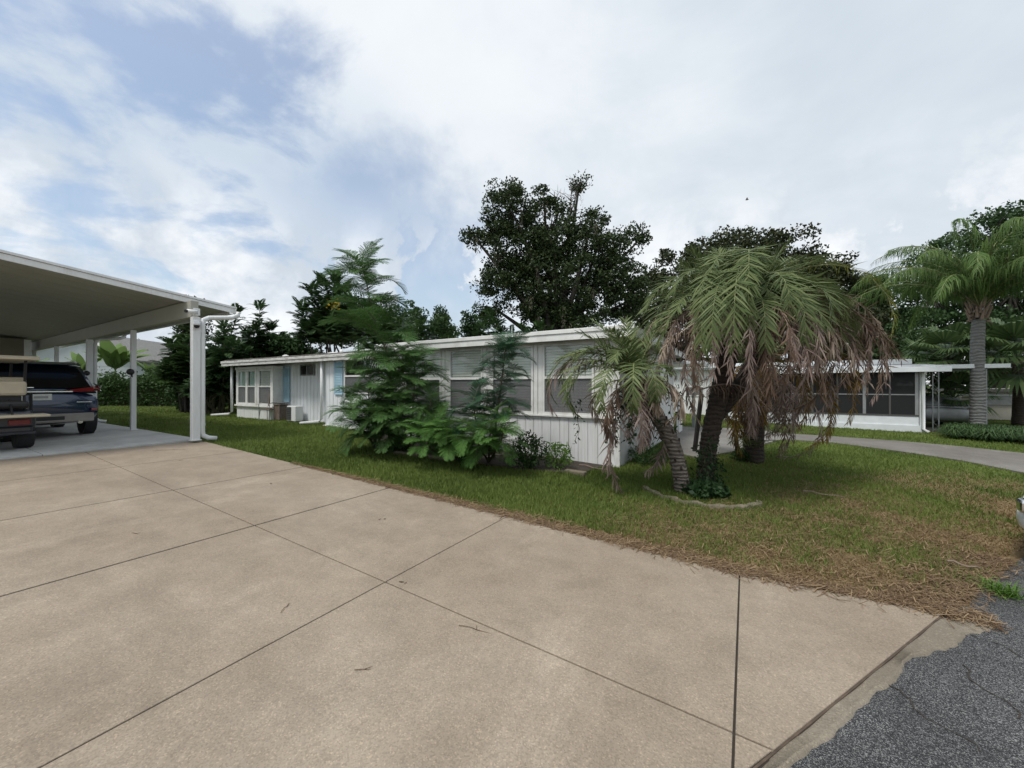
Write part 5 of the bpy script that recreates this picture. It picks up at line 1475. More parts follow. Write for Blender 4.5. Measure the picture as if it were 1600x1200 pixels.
def feather_leaf(name, mat, n_pin=13, bip=True, seed=0, droop=1.0, pin=.30, nl=9, e0=.5):
    """one compound leaf of unit length heading +x; bip: every pinna is itself a comb of leaflets"""
    rng = np.random.default_rng(seed); k = 16; s = np.linspace(0, 1, k + 1); e = e0 - droop * s ** 1.3
    pts = np.zeros((k + 1, 3))
    for i in range(k): pts[i + 1] = pts[i] + np.array((math.cos(e[i]), 0, math.sin(e[i]))) / k
    Vs, Fs, nv = [], [], 0
    for j in range(n_pin):
        u = .16 + .82 * j / (n_pin - 1); fi = u * k; i = min(int(fi), k - 1); p = pts[i] + (pts[i + 1] - pts[i]) * (fi - i)
        T = pts[i + 1] - pts[i]; T /= np.linalg.norm(T); Nn = np.cross(T, (0, 1.0, 0)); Nn = -Nn if Nn[2] < 0 else Nn
        L = pin * math.sin(math.pi * (.18 + .74 * u)) ** .8 * rng.uniform(.9, 1.1)
        for sg in (-1, 1):
            al = 1.15 - .55 * u + rng.normal(0, .06); hang = .35 + rng.normal(0, .08)
            d0 = math.cos(al) * T + math.sin(al) * np.array((0, sg, 0)); d0 = d0 + Nn * .12
            m = 6; q = [p]
            for a in range(m):
                dd = d0 + np.array((0, 0, -1.0)) * hang * (a / m) ** 1.2; dd /= np.linalg.norm(dd); q.append(q[-1] + dd * L / m)
            q = np.array(q)
            if bip:
                for a in range(nl):
                    uu = .10 + .88 * a / (nl - 1); ff = uu * m; b = min(int(ff), m - 1); pp = q[b] + (q[b + 1] - q[b]) * (ff - b); t = (q[b + 1] - q[b]); t /= np.linalg.norm(t)
                    w = np.cross(t, Nn); w /= np.linalg.norm(w) + 1e-6; l = .105 * pin * math.sin(math.pi * (.2 + .68 * uu)) ** .7; hw = L / nl * .62
                    for g in (-1, 1):
                        tip = pp + (w * g * .94 + t * .34) * l + np.array((0, 0, -.15 * l))
                        Vs += [pp - t * hw * .6, pp + t * hw * .9, tip]; Fs.append((nv, nv + 1, nv + 2)); nv += 3
            else:
                w = np.cross(d0, Nn); w /= np.linalg.norm(w) + 1e-6; hw = L * .15
                Vs += [q[0], q[2] + w * hw, q[4] + w * hw * .8, q[6], q[4] - w * hw * .8, q[2] - w * hw]
                Fs += [(nv, nv + 1, nv + 5), (nv + 1, nv + 2, nv + 5), (nv + 2, nv + 4, nv + 5), (nv + 2, nv + 3, nv + 4)]; nv += 6
    V2, F2 = tube_arrays(pts[::2], .009, .003, 3)
    return np.array(Vs), np.array(Fs), V2, F2


def feather_mesh(name, mat, **kw):
    V, F, V2, F2 = feather_leaf(name, mat, **kw)
    me = fast_mesh(name, np.concatenate([V, V2]), np.concatenate([F, F2 + len(V)]), mat); me.materials.append(M['stem'])
    idx = np.zeros(len(F) + len(F2), np.int32); idx[len(F):] = 1; me.polygons.foreach_set('material_index', idx)
    return me


FEATH = {}
for key, mat in (('feather', 'feather'), ('feather_l', 'feather_l'), ('feather_d', 'feather_d')):
    FEATH[key] = [feather_mesh('leaf', M[mat], seed=k, droop=dr, e0=e0, pin=pn, n_pin=npn) for k, (dr, e0, pn, npn) in enumerate(((.9, .45, .34, 18), (1.3, .55, .37, 17), (1.7, .5, .35, 18), (.6, .3, .30, 15)))]


def feathery_plant(label, stems, kind, group, base):
    """stems: (pixel path, depth, number of leaves, leaf length from..to, start fraction)"""
    t = thing('feathery_shrub', label, 'shrub', base, 0, group)
    for path, dep, n, l0, l1, f0 in stems:
        sp = spline([base if i == 0 and p is None else at(p[0], p[1], dep + (p[2] if len(p) > 2 else 0)) for i, p in enumerate(path)], 8); k = len(sp)
        MB().tube(sp, [.024 - .017 * i / (k - 1) for i in range(k)], 7).build('stem', M['stem'], t, smooth=True)
        for i in range(n):
            u = f0 + (1 - f0) * (i + .3) / n; j = min(int(u * (k - 1)), k - 2); p = sp[j].lerp(sp[j + 1], u * (k - 1) - j)
            yaw = i * 2.39996 + random.uniform(-.3, .3); L = l0 + (l1 - l0) * ((u - f0) / (1 - f0)) ** 1.3; L *= random.uniform(.85, 1.15)
            me = random.choice(FEATH[kind][:3] if u < .85 else FEATH[kind][:1] + FEATH[kind][3:])
            tilt = random.uniform(-.45, .3) - (.45 if u > .9 else 0)
            mtx = Matrix.Translation(Vector(p) - Vector(base)) @ Euler((random.uniform(-.32, .32), tilt, yaw + random.uniform(-.4, .4)), 'XYZ').to_matrix().to_4x4() @ Matrix.Scale(L, 4)
            inst(me, t, mtx, 'leaf')
    return t


def build_feathery():
    g = 'feathery shrubs along the home'
    b = onG(606, 704)
    feathery_plant('tall thin feathery sapling rising above the roof beside the sun room', [([None, (612, 640), (606, 560), (583, 490), (570, 430), (563, 408)], 8.2, 56, 1.15, .60, .26)], 'feather', g, b)
    b = onG(588, 700)
    feathery_plant('dense dark feathery shrub covering the wall left of the sun room', [([None, (578, 640), (575, 590)], 8.0, 36, .85, .6, .15), ([None, (612, 630), (608, 560)], 7.9, 36, .85, .6, .2), ([None, (560, 660), (548, 630)], 7.8, 27, .75, .5, .1), ([None, (600, 665), (590, 640)], 7.6, 31, .75, .55, .05)], 'feather', g, b)
    b = onG(640, 706)
    feathery_plant('leafy feathery shrub hiding the first sun room window', [([None, (645, 640), (648, 580), (642, 556)], 7.7, 46, .85, .5, .2), ([None, (665, 660), (675, 620)], 7.4, 31, .7, .5, .2), ([None, (625, 660), (622, 610)], 7.5, 31, .8, .5, .15)], 'feather', g, b)
    b = onG(696, 714)
    feathery_plant('low bright green feathery shrub in front of the second window', [([None, (688, 685), (682, 660)], 7.0, 30, .62, .5, .1), ([None, (705, 690), (712, 668)], 6.9, 27, .60, .45, .1), ([None, (672, 700), (664, 680)], 6.9, 21, .55, .45, .1)], 'feather_l', g, b)
    b = onG(772, 716)
    feathery_plant('bluish feathery sapling standing against the third window', [([None, (775, 660), (782, 610), (788, 560), (790, 545)], 6.95, 55, .62, .48, .25), ([None, (745, 660), (740, 620)], 6.9, 21, .6, .45, .3)], 'feather_d', g, b)
    b = onG(764, 722)
    feathery_plant('broad bright feathery shrub below the third window', [([None, (765, 690), (768, 655)], 6.5, 31, .58, .45, .1), ([None, (748, 695), (740, 668)], 6.5, 23, .55, .42, .1), ([None, (782, 690), (790, 660)], 6.4, 21, .55, .4, .15)], 'feather_l', g, b)


build_feathery()


def cluster_shrub(name, label, cat, pix, dep, n, size, mat, group=None, spread=(1, 1), stems=6, asp=.45):
    """low shrub: pixel centre and half sizes, on the ground"""
    px, py, rx, ry = pix; b = onG(px, py + ry); d0 = -math.sin(YAW) * b.x + math.cos(YAW) * b.y if dep is None else dep
    t = thing(name, label, cat, b, 0, group); rng = np.random.default_rng(int(px * 7 + py))
    sx, sz = rx * d0 / FPX, ry * d0 / FPX; c = b + Vector((0, 0, sz))
    q = rng.normal(0, 1, (n, 3)); q /= np.linalg.norm(q, axis=1)[:, None]; q *= rng.uniform(.35, 1.0, (n, 1)) ** .6
    lump = 1 + .25 * np.sin(q[:, :1] * 5 + px) * np.cos(q[:, 1:2] * 4)
    p = np.array(c) + q * lump * np.array((sx * spread[0], sx * spread[1], sz))
    V, F = leaf_quads(p, size, rng, droop=-.2, asp=asp); V[:, 2] = np.maximum(V[:, 2], gz(V[:, 0], V[:, 1]) + .003)
    f = link('foliage', fast_mesh('foliage', V, F, M[mat]), t); f['kind'] = 'stuff'
    for k in range(stems):
        a = k * 2.4; e = c + Vector((math.cos(a) * sx * .6, math.sin(a) * sx * .6, sz * .4))
        MB().tube([b, b.lerp(e, .5) + Vector((0, 0, .03)), e], [.012, .009, .004], 5).build('stem', M['stem'], t)
    return t


def build_low_shrubs():
    g = 'low plants in the bed below the windows'
    cluster_shrub('low_shrub', 'dark twiggy shrub with small leaves under the third window', 'shrub', (825, 705, 30, 28), None, 1500, .06, 'shrub_leaf', g)
    cluster_shrub('low_shrub', 'small lime green fern right of the dark twiggy shrub', 'shrub', (872, 712, 22, 22), None, 420, .09, 'shrub_lime', g, asp=.3)
    cluster_shrub('low_shrub', 'dark low shrub between the two bright feathery shrubs', 'shrub', (728, 708, 18, 16), None, 700, .06, 'shrub_leaf', g)
    cluster_shrub('low_shrub', 'dark low shrub at the foot of the tall sapling', 'shrub', (620, 694, 22, 13), None, 800, .06, 'shrub_leaf', g)
    cluster_shrub('low_shrub', 'thin light green weed before the last sun room window', 'weed', (868, 668, 14, 8), 6.9, 60, .10, 'shrub_lime', g, asp=.3)
    cluster_shrub('low_shrub', 'overgrown grass clump against the white end wall', 'grass clump', (1010, 712, 30, 14), None, 900, .13, 'shrub_leaf', None, asp=.10)
    cluster_shrub('low_shrub', 'ivy mound at the foot of the short palm', 'ivy', (1098, 765, 36, 10), None, 900, .07, 'vine', None, asp=.7)
    cluster_shrub('low_shrub', 'small weed at the foot of the rear palm', 'weed', (1158, 712, 14, 10), None, 300, .07, 'shrub_leaf', None)
    cluster_shrub('low_shrub', 'little weed growing beside the white air conditioner', 'weed', (468, 652, 10, 5), None, 220, .09, 'shrub_leaf', None)
    # soil of the planting bed
    a = [onG(*p) for p in ((585, 702), (640, 712), (720, 722), (800, 734), (905, 742))]
    poly = [(p.x, p.y) for p in a] + [(-2.3, 7.36), (-8.3, 7.36), (-8.3, 6.6)]
    m = MB(); m.prism(poly, lambda x, y: gz(x, y) - .03, lambda x, y: gz(x, y) + .022); m.build('planting_bed', M['soil'], kind='structure')


build_low_shrubs()

# ------------------------------------------------------------------ trees


def clump_tree(name, label, base, trunk_r, lobes, depth, dz, leaf, mat, n_sub, per, sub_r, group=None, bark_m='oak_bark', seed=0, split=.35, bare=(), moss=0):
    """lobes: (px, py, rx, ry) ellipses of the crown seen in the photo; each is filled with leafy clumps on its own limb"""
    rng = np.random.default_rng(seed); t = thing(name, label, 'tree', base, 0, group)
    b = Vector(base); cs = []; tot = sum(l[2] * l[3] for l in lobes)
    P = []
    mid = None
    cen = [at(l[0], l[1], depth) for l in lobes]
    top = sum((c for c in cen), Vector()) / len(cen)
    fork = b.lerp(Vector((top.x, top.y, b.z + (top.z - b.z) * split * 2)), .5); fork.x = b.x * .7 + top.x * .3; fork.y = b.y * .7 + top.y * .3
    k = 8
    trunk = [b - Vector((0, 0, .2)), b.lerp(fork, .5) + Vector((.1, .05, 0)), fork]
    MB().tube(spline(trunk, 5), [trunk_r * (1.25 - .5 * i / 10) for i in range(11)], 10).build('trunk', M[bark_m], t, smooth=True)
    limbs = MB()
    for l, c in zip(lobes, cen):
        rx, ry = l[2] * depth / FPX, l[3] * depth / FPX; ns = max(3, int(n_sub * l[2] * l[3] / tot)); ry_ = min(rx, dz)
        m = fork.lerp(c, .5) + Vector((rng.normal(0, .3), rng.normal(0, .3), .3))
        limbs.tube(spline([fork, m, c], 5), [trunk_r * (.55 - .42 * i / 10) for i in range(11)], 7)
        q = rng.normal(0, 1, (ns, 3)); q /= np.linalg.norm(q, axis=1)[:, None]; q *= rng.uniform(.25, 1.0, (ns, 1)) ** .5
        cc, ss = math.cos(YAW), math.sin(YAW)
        X, D, Z = q[:, 0] * rx, q[:, 1] * ry_, q[:, 2] * ry
        sub = np.stack([c.x + X * cc - D * ss, c.y + X * ss + D * cc, c.z + Z], 1)
        for s_ in sub[::2]:
            e = Vector(s_); limbs.tube([c.lerp(e, .15), c.lerp(e, .6) + Vector((0, 0, .1)), e], [trunk_r * .12, trunk_r * .07, trunk_r * .025], 5)
        for s_ in sub:
            r = sub_r * rng.uniform(.55, 1.25); w = rng.normal(0, 1, (per, 3)); w /= np.linalg.norm(w, axis=1)[:, None]; w *= rng.uniform(.2, 1, (per, 1)) ** .5
            P.append(s_ + w * np.array((r, r, r * .62)))
    limbs.build('limbs', M[bark_m], t, smooth=True)
    V, F = leaf_quads(np.concatenate(P), leaf, rng, droop=.1, asp=.62)
    c = link('crown', fast_mesh('crown', V, F, M[mat]), t); c['kind'] = 'stuff'
    for (p0, p1) in bare:      # leafless twigs standing out of the crown
        A, B = at(*p0, depth), at(*p1, depth); mb = MB()
        mb.tube([A, A.lerp(B, .5) + Vector((.1, 0, 0)), B], [.08, .05, .02], 6)
        for i in range(9):
            o = A.lerp(B, .3 + .7 * i / 9); e = o + Vector((rng.normal(0, .55), rng.normal(0, .5), rng.uniform(.2, .9))); mm = o.lerp(e, .5) + Vector((0, 0, .1))
            mb.tube([o, mm, e], [.03, .018, .006], 5)
            for j in range(3): mb.tube([mm, mm + Vector((rng.normal(0, .3), rng.normal(0, .3), rng.uniform(.1, .5)))], [.012, .004], 4)
        mb.build('bare_branch', M['grey_twig'], t)
    if moss:
        mb = []; 
        for i in range(moss):
            l = lobes[i % len(lobes)]; p = at(l[0] + rng.uniform(-.7, .7) * l[2], l[1] + rng.uniform(-.2, .8) * l[3], depth - 1.5 + rng.uniform(-1, 1)); ln = rng.uniform(.5, 1.4)
            u = rng.uniform(0, 1, 40); q = np.array(p) + np.stack([rng.normal(0, .05, 40), rng.normal(0, .05, 40), -u * ln], 1); mb.append(q)
        V, F = leaf_quads(np.concatenate(mb), .16, rng, droop=2.5, asp=.12); o = link('hanging_moss', fast_mesh('hanging_moss', V, F, M['moss']), t); o['kind'] = 'stuff'
    return t


def build_trees():
    D = 24
    b = at(868, 600, D); b.z = .2
    clump_tree('oak_tree', 'tall dark oak with bare grey twigs at its top behind the home', b, .42,
               [(800, 330, 40, 45), (850, 310, 14, 18), (775, 380, 34, 40), (738, 366, 13, 10), (860, 370, 50, 55), (790, 440, 40, 40), (870, 450, 70, 55), (935, 385, 42, 40), (960, 430, 50, 45), (996, 378, 16, 20), (905, 500, 55, 25), (770, 480, 20, 25), (985, 470, 35, 40), (835, 400, 45, 50), (925, 345, 15, 16), (905, 290, 9, 9), (830, 485, 30, 18)],
               D, 4.2, .165, 'oak_leaf', 440, 150, .70, seed=3, bare=(((885, 390), (893, 290)), ((870, 380), (866, 300)), ((885, 350), (905, 285))), moss=24)
    D = 42; b = at(1180, 600, D); b.z = -.2
    clump_tree('oak_tree', 'broad dome-shaped oak standing behind the date palms', b, .7,
               [(1060, 430, 55, 40), (1120, 405, 55, 42), (1180, 385, 50, 28), (1225, 400, 50, 36), (1160, 440, 80, 50), (1250, 445, 60, 50), (1020, 470, 40, 45), (1290, 430, 35, 30), (1330, 455, 45, 32), (1275, 418, 42, 26), (1080, 490, 80, 50), (1100, 562, 90, 30), (1220, 562, 90, 30), (1330, 566, 60, 28), (1010, 560, 60, 30), (1300, 490, 60, 50), (1200, 500, 100, 60), (1100, 390, 26, 16), (1150, 375, 24, 12), (1030, 520, 40, 40)],
               D, 8, .34, 'oak_leaf2', 540, 120, 1.25, seed=5)
    D = 46; b = at(1345, 600, D); b.z = -.2
    clump_tree('oak_tree', 'round dark tree between the date palms and the tall grey palm', b, .5,
               [(1345, 470, 40, 36), (1370, 455, 22, 22), (1330, 520, 55, 45), (1385, 510, 40, 45), (1360, 550, 70, 45)], D, 6, .36, 'oak_leaf', 190, 120, 1.3, seed=6)
    D = 34; b = at(1560, 600, D); b.z = -.2
    clump_tree('oak_tree', 'big dark tree behind the tall grey-trunked palm', b, .6,
               [(1480, 400, 45, 36), (1545, 370, 50, 42), (1600, 380, 50, 55), (1500, 450, 70, 50), (1580, 460, 70, 60), (1460, 470, 40, 45), (1450, 530, 60, 50), (1550, 540, 80, 60), (1640, 450, 60, 90), (1420, 560, 50, 40), (1660, 560, 60, 60)], D, 6, .27, 'tree_leaf', 420, 120, 1.0, seed=8)
    # smaller trees over the roof of the home
    for i, (px, py, rx, ry, D, lab) in enumerate([(738, 500, 14, 26, 30, 'small pale-edged tree left of the oak above the roof'), (640, 505, 34, 30, 27, 'bushy dark tree over the middle of the home roof'), (692, 512, 20, 18, 29, 'small rounded tree right of the bushy dark one'), (690, 495, 8, 18, 36, 'distant slender tree between the roof and the sky')]):
        b = at(px, 600, D); b.z = .2
        clump_tree('small_tree', lab, b, .12, [(px, py, rx, ry), (px - rx * .5, py + ry * .6, rx * .7, ry * .7), (px + rx * .6, py + ry * .5, rx * .7, ry * .7), (px, py + ry * 1.2, rx, ry * .8)], D, 1.5, .20, ('tree_leaf', 'tree_leaf2', 'tree_leaf2', 'tree_leaf')[i], 40, 70, .6, group='small trees behind the home', seed=20 + i)
    for i, (lobes, D, lab) in enumerate([([(330, 600, 34, 34), (350, 570, 30, 30), (305, 615, 24, 24)], 19.5, 'dense dark bush mass left of the bay window'), ([(390, 560, 36, 24), (430, 545, 40, 22), (375, 590, 30, 30), (465, 545, 30, 18)], 20.5, 'dense dark bush mass behind the left end of the home roof'), ([(275, 590, 34, 30), (250, 605, 30, 20)], 26.0, 'dark bush behind the hedge right of the banana plants'), ([(560, 500, 40, 30), (610, 510, 40, 25), (520, 520, 40, 16)], 23.0, 'dense dark tree behind the tall sapling over the roof')]):
        b = at(lobes[0][0], 600, D); b.z = .3
        clump_tree('bushy_tree', lab, b, .14, lobes, D, 1.8, .17, 'tree_leaf', 110, 110, .55, group='dark bushes behind the home', seed=70 + i)
    # dark distant tree line at the left
    for i, (px, py, rx, ry, D, lab) in enumerate([(185, 540, 24, 12, 70, 'leftmost distant tree above the grey shingle roof'), (225, 552, 24, 14, 66, 'distant tree beyond the shingle roof between two carport posts'), (268, 560, 30, 18, 60, 'distant dark tree just left of the front carport post'), (300, 476, 16, 18, 30, 'tree whose tip shows over the front edge of the carport roof')]):
        b = at(px, 600, D); b.z = .3
        clump_tree('distant_tree', lab, b, .3, [(px, py, rx, ry), (px - rx * .4, py + ry, rx, ry), (px + rx * .5, py + ry, rx * .9, ry), (px, py + 2.2 * ry, rx * 1.2, ry * 1.4)], D, 4, .4 * D / 60, 'oak_leaf', 90, 70, 1.3 * D / 60, group='distant trees at the left', seed=40 + i)


build_trees()


def build_feather_trees():
    """slender trees with long compound leaves behind and left of the home"""
    rng = random.Random(3)
    leafm = {}
    for key, mat in (('a', 'tree_leaf'), ('b', 'tree_leaf2')):
        leafm[key] = []
        for k, (dr, e0) in enumerate(((.8, .5), (1.2, .5), (.5, .35))):
            leafm[key].append(feather_leaf('leaf', None, n_pin=11, bip=False, seed=50 + k, droop=dr, e0=e0, pin=.34))
    specs = [  # label, depth, top pixels of its shoots, foot pixel x, leaf length, tint, leaves per shoot
        ('leafy tree with a yellow flower left of the tall sapling', 19.0, [(505, 430), (485, 440), (535, 440), (470, 470), (550, 460), (520, 460), (500, 480), (540, 490), (480, 500), (525, 425)], 522, 1.15, 'a', 60, 545),
        ('slim feathery tree standing over the left end of the home roof', 19.5, [(406, 468), (398, 500), (420, 500), (410, 520), (385, 510)], 405, 1.0, 'a', 44, 560),
        ('feathery tree just right of the front carport post', 17.5, [(372, 475), (350, 500), (345, 520), (365, 530), (380, 540), (355, 555), (335, 545)], 352, 1.0, 'a', 56, 600),
        ('drooping leafy tree seen through the carport left of its post', 18.0, [(290, 520), (270, 525), (300, 540), (280, 550), (310, 530), (295, 570), (265, 560), (325, 560)], 292, 1.1, 'b', 56, 610),
        ('dark bushy tree at the corner of the hedge behind the bay window', 17.0, [(330, 570), (345, 575), (315, 590), (350, 600), (325, 605), (340, 560), (305, 600)], 332, .9, 'a', 56, 620),
        ('low leafy tree behind the middle of the home roof', 20.5, [(440, 515), (455, 530), (425, 535), (470, 525), (445, 540), (430, 520)], 445, .95, 'a', 50, 575),
        ('spreading leafy tree right of the tall sapling over the roof', 19.0, [(600, 480), (580, 490), (625, 490), (610, 500), (640, 505), (585, 510), (565, 500), (655, 500)], 600, 1.0, 'b', 46, 565),
        ('pointed leafy tree right behind the sapling at the roof edge', 21.5, [(648, 478), (660, 492), (640, 495), (672, 505)], 650, .9, 'a', 40, 565),
        ('sharp-leaved tree at the lower left of the oak', 22.0, [(765, 478), (775, 495), (755, 500), (785, 505)], 768, 1.1, 'a', 40, 570),
        ('leafy tree below the oak crown over the roof', 22.0, [(815, 500), (830, 505), (845, 500), (800, 512), (860, 508)], 828, 1.0, 'b', 40, 570)]
    for lab, D, tops, fx, LL, key, n, lowy in specs:
        b = at(fx, 600, D); b.z = gz(b.x, b.y)
        t = thing('leafy_tree', lab, 'tree', b, 0, 'leafy trees behind the home')
        Vs, Fs, nv = [], [], 0; stems = MB()
        for (px, py) in tops:
            e = at(px, py + 12, D + rng.uniform(-1.2, 1.2)); m = b.lerp(e, .5) + Vector((rng.uniform(-.3, .3), rng.uniform(-.3, .3), .2))
            bb = b + Vector((rng.uniform(-.35, .35), rng.uniform(-.35, .35), 0))
            sp = spline([bb, m, e], 8); k = len(sp); stems.tube(sp, [.055 - .042 * i / (k - 1) for i in range(k)], 6)
            zlow = at(px, lowy, D).z
            f0 = max(.12, min(.85, (zlow - b.z) / max(.1, e.z - b.z)))
            for i in range(n):
                u = f0 + (1 - f0) * ((i + .5) / n) ** .8; j = min(int(u * (k - 1)), k - 2); p = np.array(sp[j].lerp(sp[j + 1], u * (k - 1) - j))
                V, F, V2, F2 = rng.choice(leafm[key]); L = LL * (1.0 - .35 * u) * rng.uniform(.75, 1.15)
                mt = np.array((Euler((rng.uniform(-.3, .3), rng.uniform(-.35, .3) - (.5 if u > .93 else 0), i * 2.39996 + rng.uniform(-.4, .4)), 'XYZ').to_matrix() * L))
                Vs += [V @ mt.T + p]; Fs.append(F + nv); nv += len(V)
        stems.build('trunk', M['stem'] if D < 18 else M['oak_bark'], t, smooth=True)
        c = link('crown', fast_mesh('crown', np.concatenate(Vs), np.concatenate(Fs), M['tree_leaf' if key == 'a' else 'tree_leaf2']), t); c['kind'] = 'stuff'
        if 'flower' in lab:
            f = at(523, 475, D - 1.3); mb = MB(); r2 = np.random.default_rng(2)
            V, F = leaf_quads(np.array(f) + r2.normal(0, .13, (60, 3)), .12, r2, asp=.7); link('flower', fast_mesh('flower', V, F, M['flower']), t)
    # hedge along the back of the lawn
    a, bq = onG(120, 634), onG(322, 636); d = (bq - a); d.z = 0; L = d.length; u = d.normalized(); w = Vector((-u.y, u.x, 0))
    if w.dot(Vector((0, 0, 0)) - a) > 0: w = -w
    h = thing('hedge', 'long clipped green hedge across the back of the lawn', 'hedge', a)
    r2 = np.random.default_rng(12); n = 16000
    s, e, z = r2.uniform(-4, L + 3, n), r2.uniform(0, 1.3, n), r2.uniform(0, 1.45, n)
    face = r2.random(n); z = np.where(face < .45, 1.30 + .22 * vnoise(s, e, 1.6, 5) + r2.normal(0, .05, n), z); e = np.where(face >= .45, .12 * vnoise(s, z, 2.2, 6) + np.abs(r2.normal(0, .06, n)), e)
    p = np.array(a)[None] + np.array(u)[None] * s[:, None] + np.array(w)[None] * e[:, None]; p[:, 2] = .36 + z
    V, F = leaf_quads(p, .13, r2, droop=-.1, asp=.6); c = link('foliage', fast_mesh('foliage', V, F, M['hedge_leaf']), h); c['kind'] = 'stuff'
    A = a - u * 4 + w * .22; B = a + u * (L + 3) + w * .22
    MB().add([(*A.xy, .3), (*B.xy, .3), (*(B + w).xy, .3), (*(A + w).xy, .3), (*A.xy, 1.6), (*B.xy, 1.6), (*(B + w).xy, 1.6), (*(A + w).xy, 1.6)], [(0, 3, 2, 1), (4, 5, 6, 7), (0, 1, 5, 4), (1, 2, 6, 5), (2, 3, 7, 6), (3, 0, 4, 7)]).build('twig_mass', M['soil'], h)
    for i, (px, py, rx, ry, lab) in enumerate([(175, 597, 30, 9, 'pale shrub tops over the hedge left of the second carport post'), (245, 596, 34, 10, 'shrub tops over the hedge right of the second carport post')]):
        b = at(px, 634, 24); b.z = .4
        t = thing('shrub', lab, 'shrub', b, 0, 'shrubs behind the hedge'); r3 = np.random.default_rng(60 + i)
        c = at(px, py, 24); q = r3.normal(0, .5, (1600, 3)) * np.array((rx * 24 / FPX, rx * 24 / FPX * .6, ry * 24 / FPX * 1.6)) + np.array(c)
        V, F = leaf_quads(q, .16, r3, asp=.5); f = link('foliage', fast_mesh('foliage', V, F, M['tree_leaf2']), t); f['kind'] = 'stuff'
        for k in range(4): MB().tube([b + Vector((.2 * k - .3, 0, 0)), c + Vector((.3 * k - .45, 0, .1))], [.03, .01], 5).build('stem', M['stem'], t)
    # banana plants over the hedge
    for i, (px, py, D, n, s, lab) in enumerate([(180, 580, 25.5, 12, 2.4, 'banana plant with big pale leaves between carport posts'), (128, 583, 25.0, 6, 1.6, 'banana plant seen above the blue car'), (240, 592, 26.0, 7, 1.7, 'lower banana plant right of the second carport post'), (55, 575, 27.0, 5, 1.0, 'thin pale plant seen over the golf cart')]):
        b = at(px, 600, D); b.z = .3; c = at(px, py, D); t = thing('banana_plant', lab, 'banana plant', b, 0, 'banana plants behind the hedge')
        MB().tube([b, b.lerp(c, .6), c], [.14, .11, .06], 9).build('stem', M['banana_stem'], t, smooth=True)
        for j in range(n):
            yaw = j * 2.39996 + i; e0 = rng.uniform(1.1, 1.5); dr = rng.uniform(.6, 1.9); L = s * rng.uniform(.8, 1.2); k = 12; p = Vector((0, 0, 0)); V, F = [], []
            for a_ in range(k + 1):
                q = a_ / k; e = e0 - dr * q ** 1.2; w = .17 * L * math.sin(math.pi * min(1, .06 + q * .94)) ** .7 * (1 if q > .12 else .12); fl = -.35 * w
                for sg in (-1, 0, 1): V.append(p + Vector((0, sg * w * .9, (fl if sg else 0) + rng.uniform(-.03, .03))))
                p = p + Vector((math.cos(e), 0, math.sin(e))) * (L / k)
            F = [(3 * a_ + c_, 3 * a_ + c_ + 1, 3 * a_ + c_ + 4, 3 * a_ + c_ + 3) for a_ in range(k) for c_ in (0, 1)]
            mt = Matrix.Translation(c - b) @ Matrix.Rotation(yaw, 4, 'Z')
            o = MB().add([tuple(v) for v in V], F).build('banana_leaf', M['banana'], t, smooth=True, local=True); o.matrix_basis = mt


build_feather_trees()


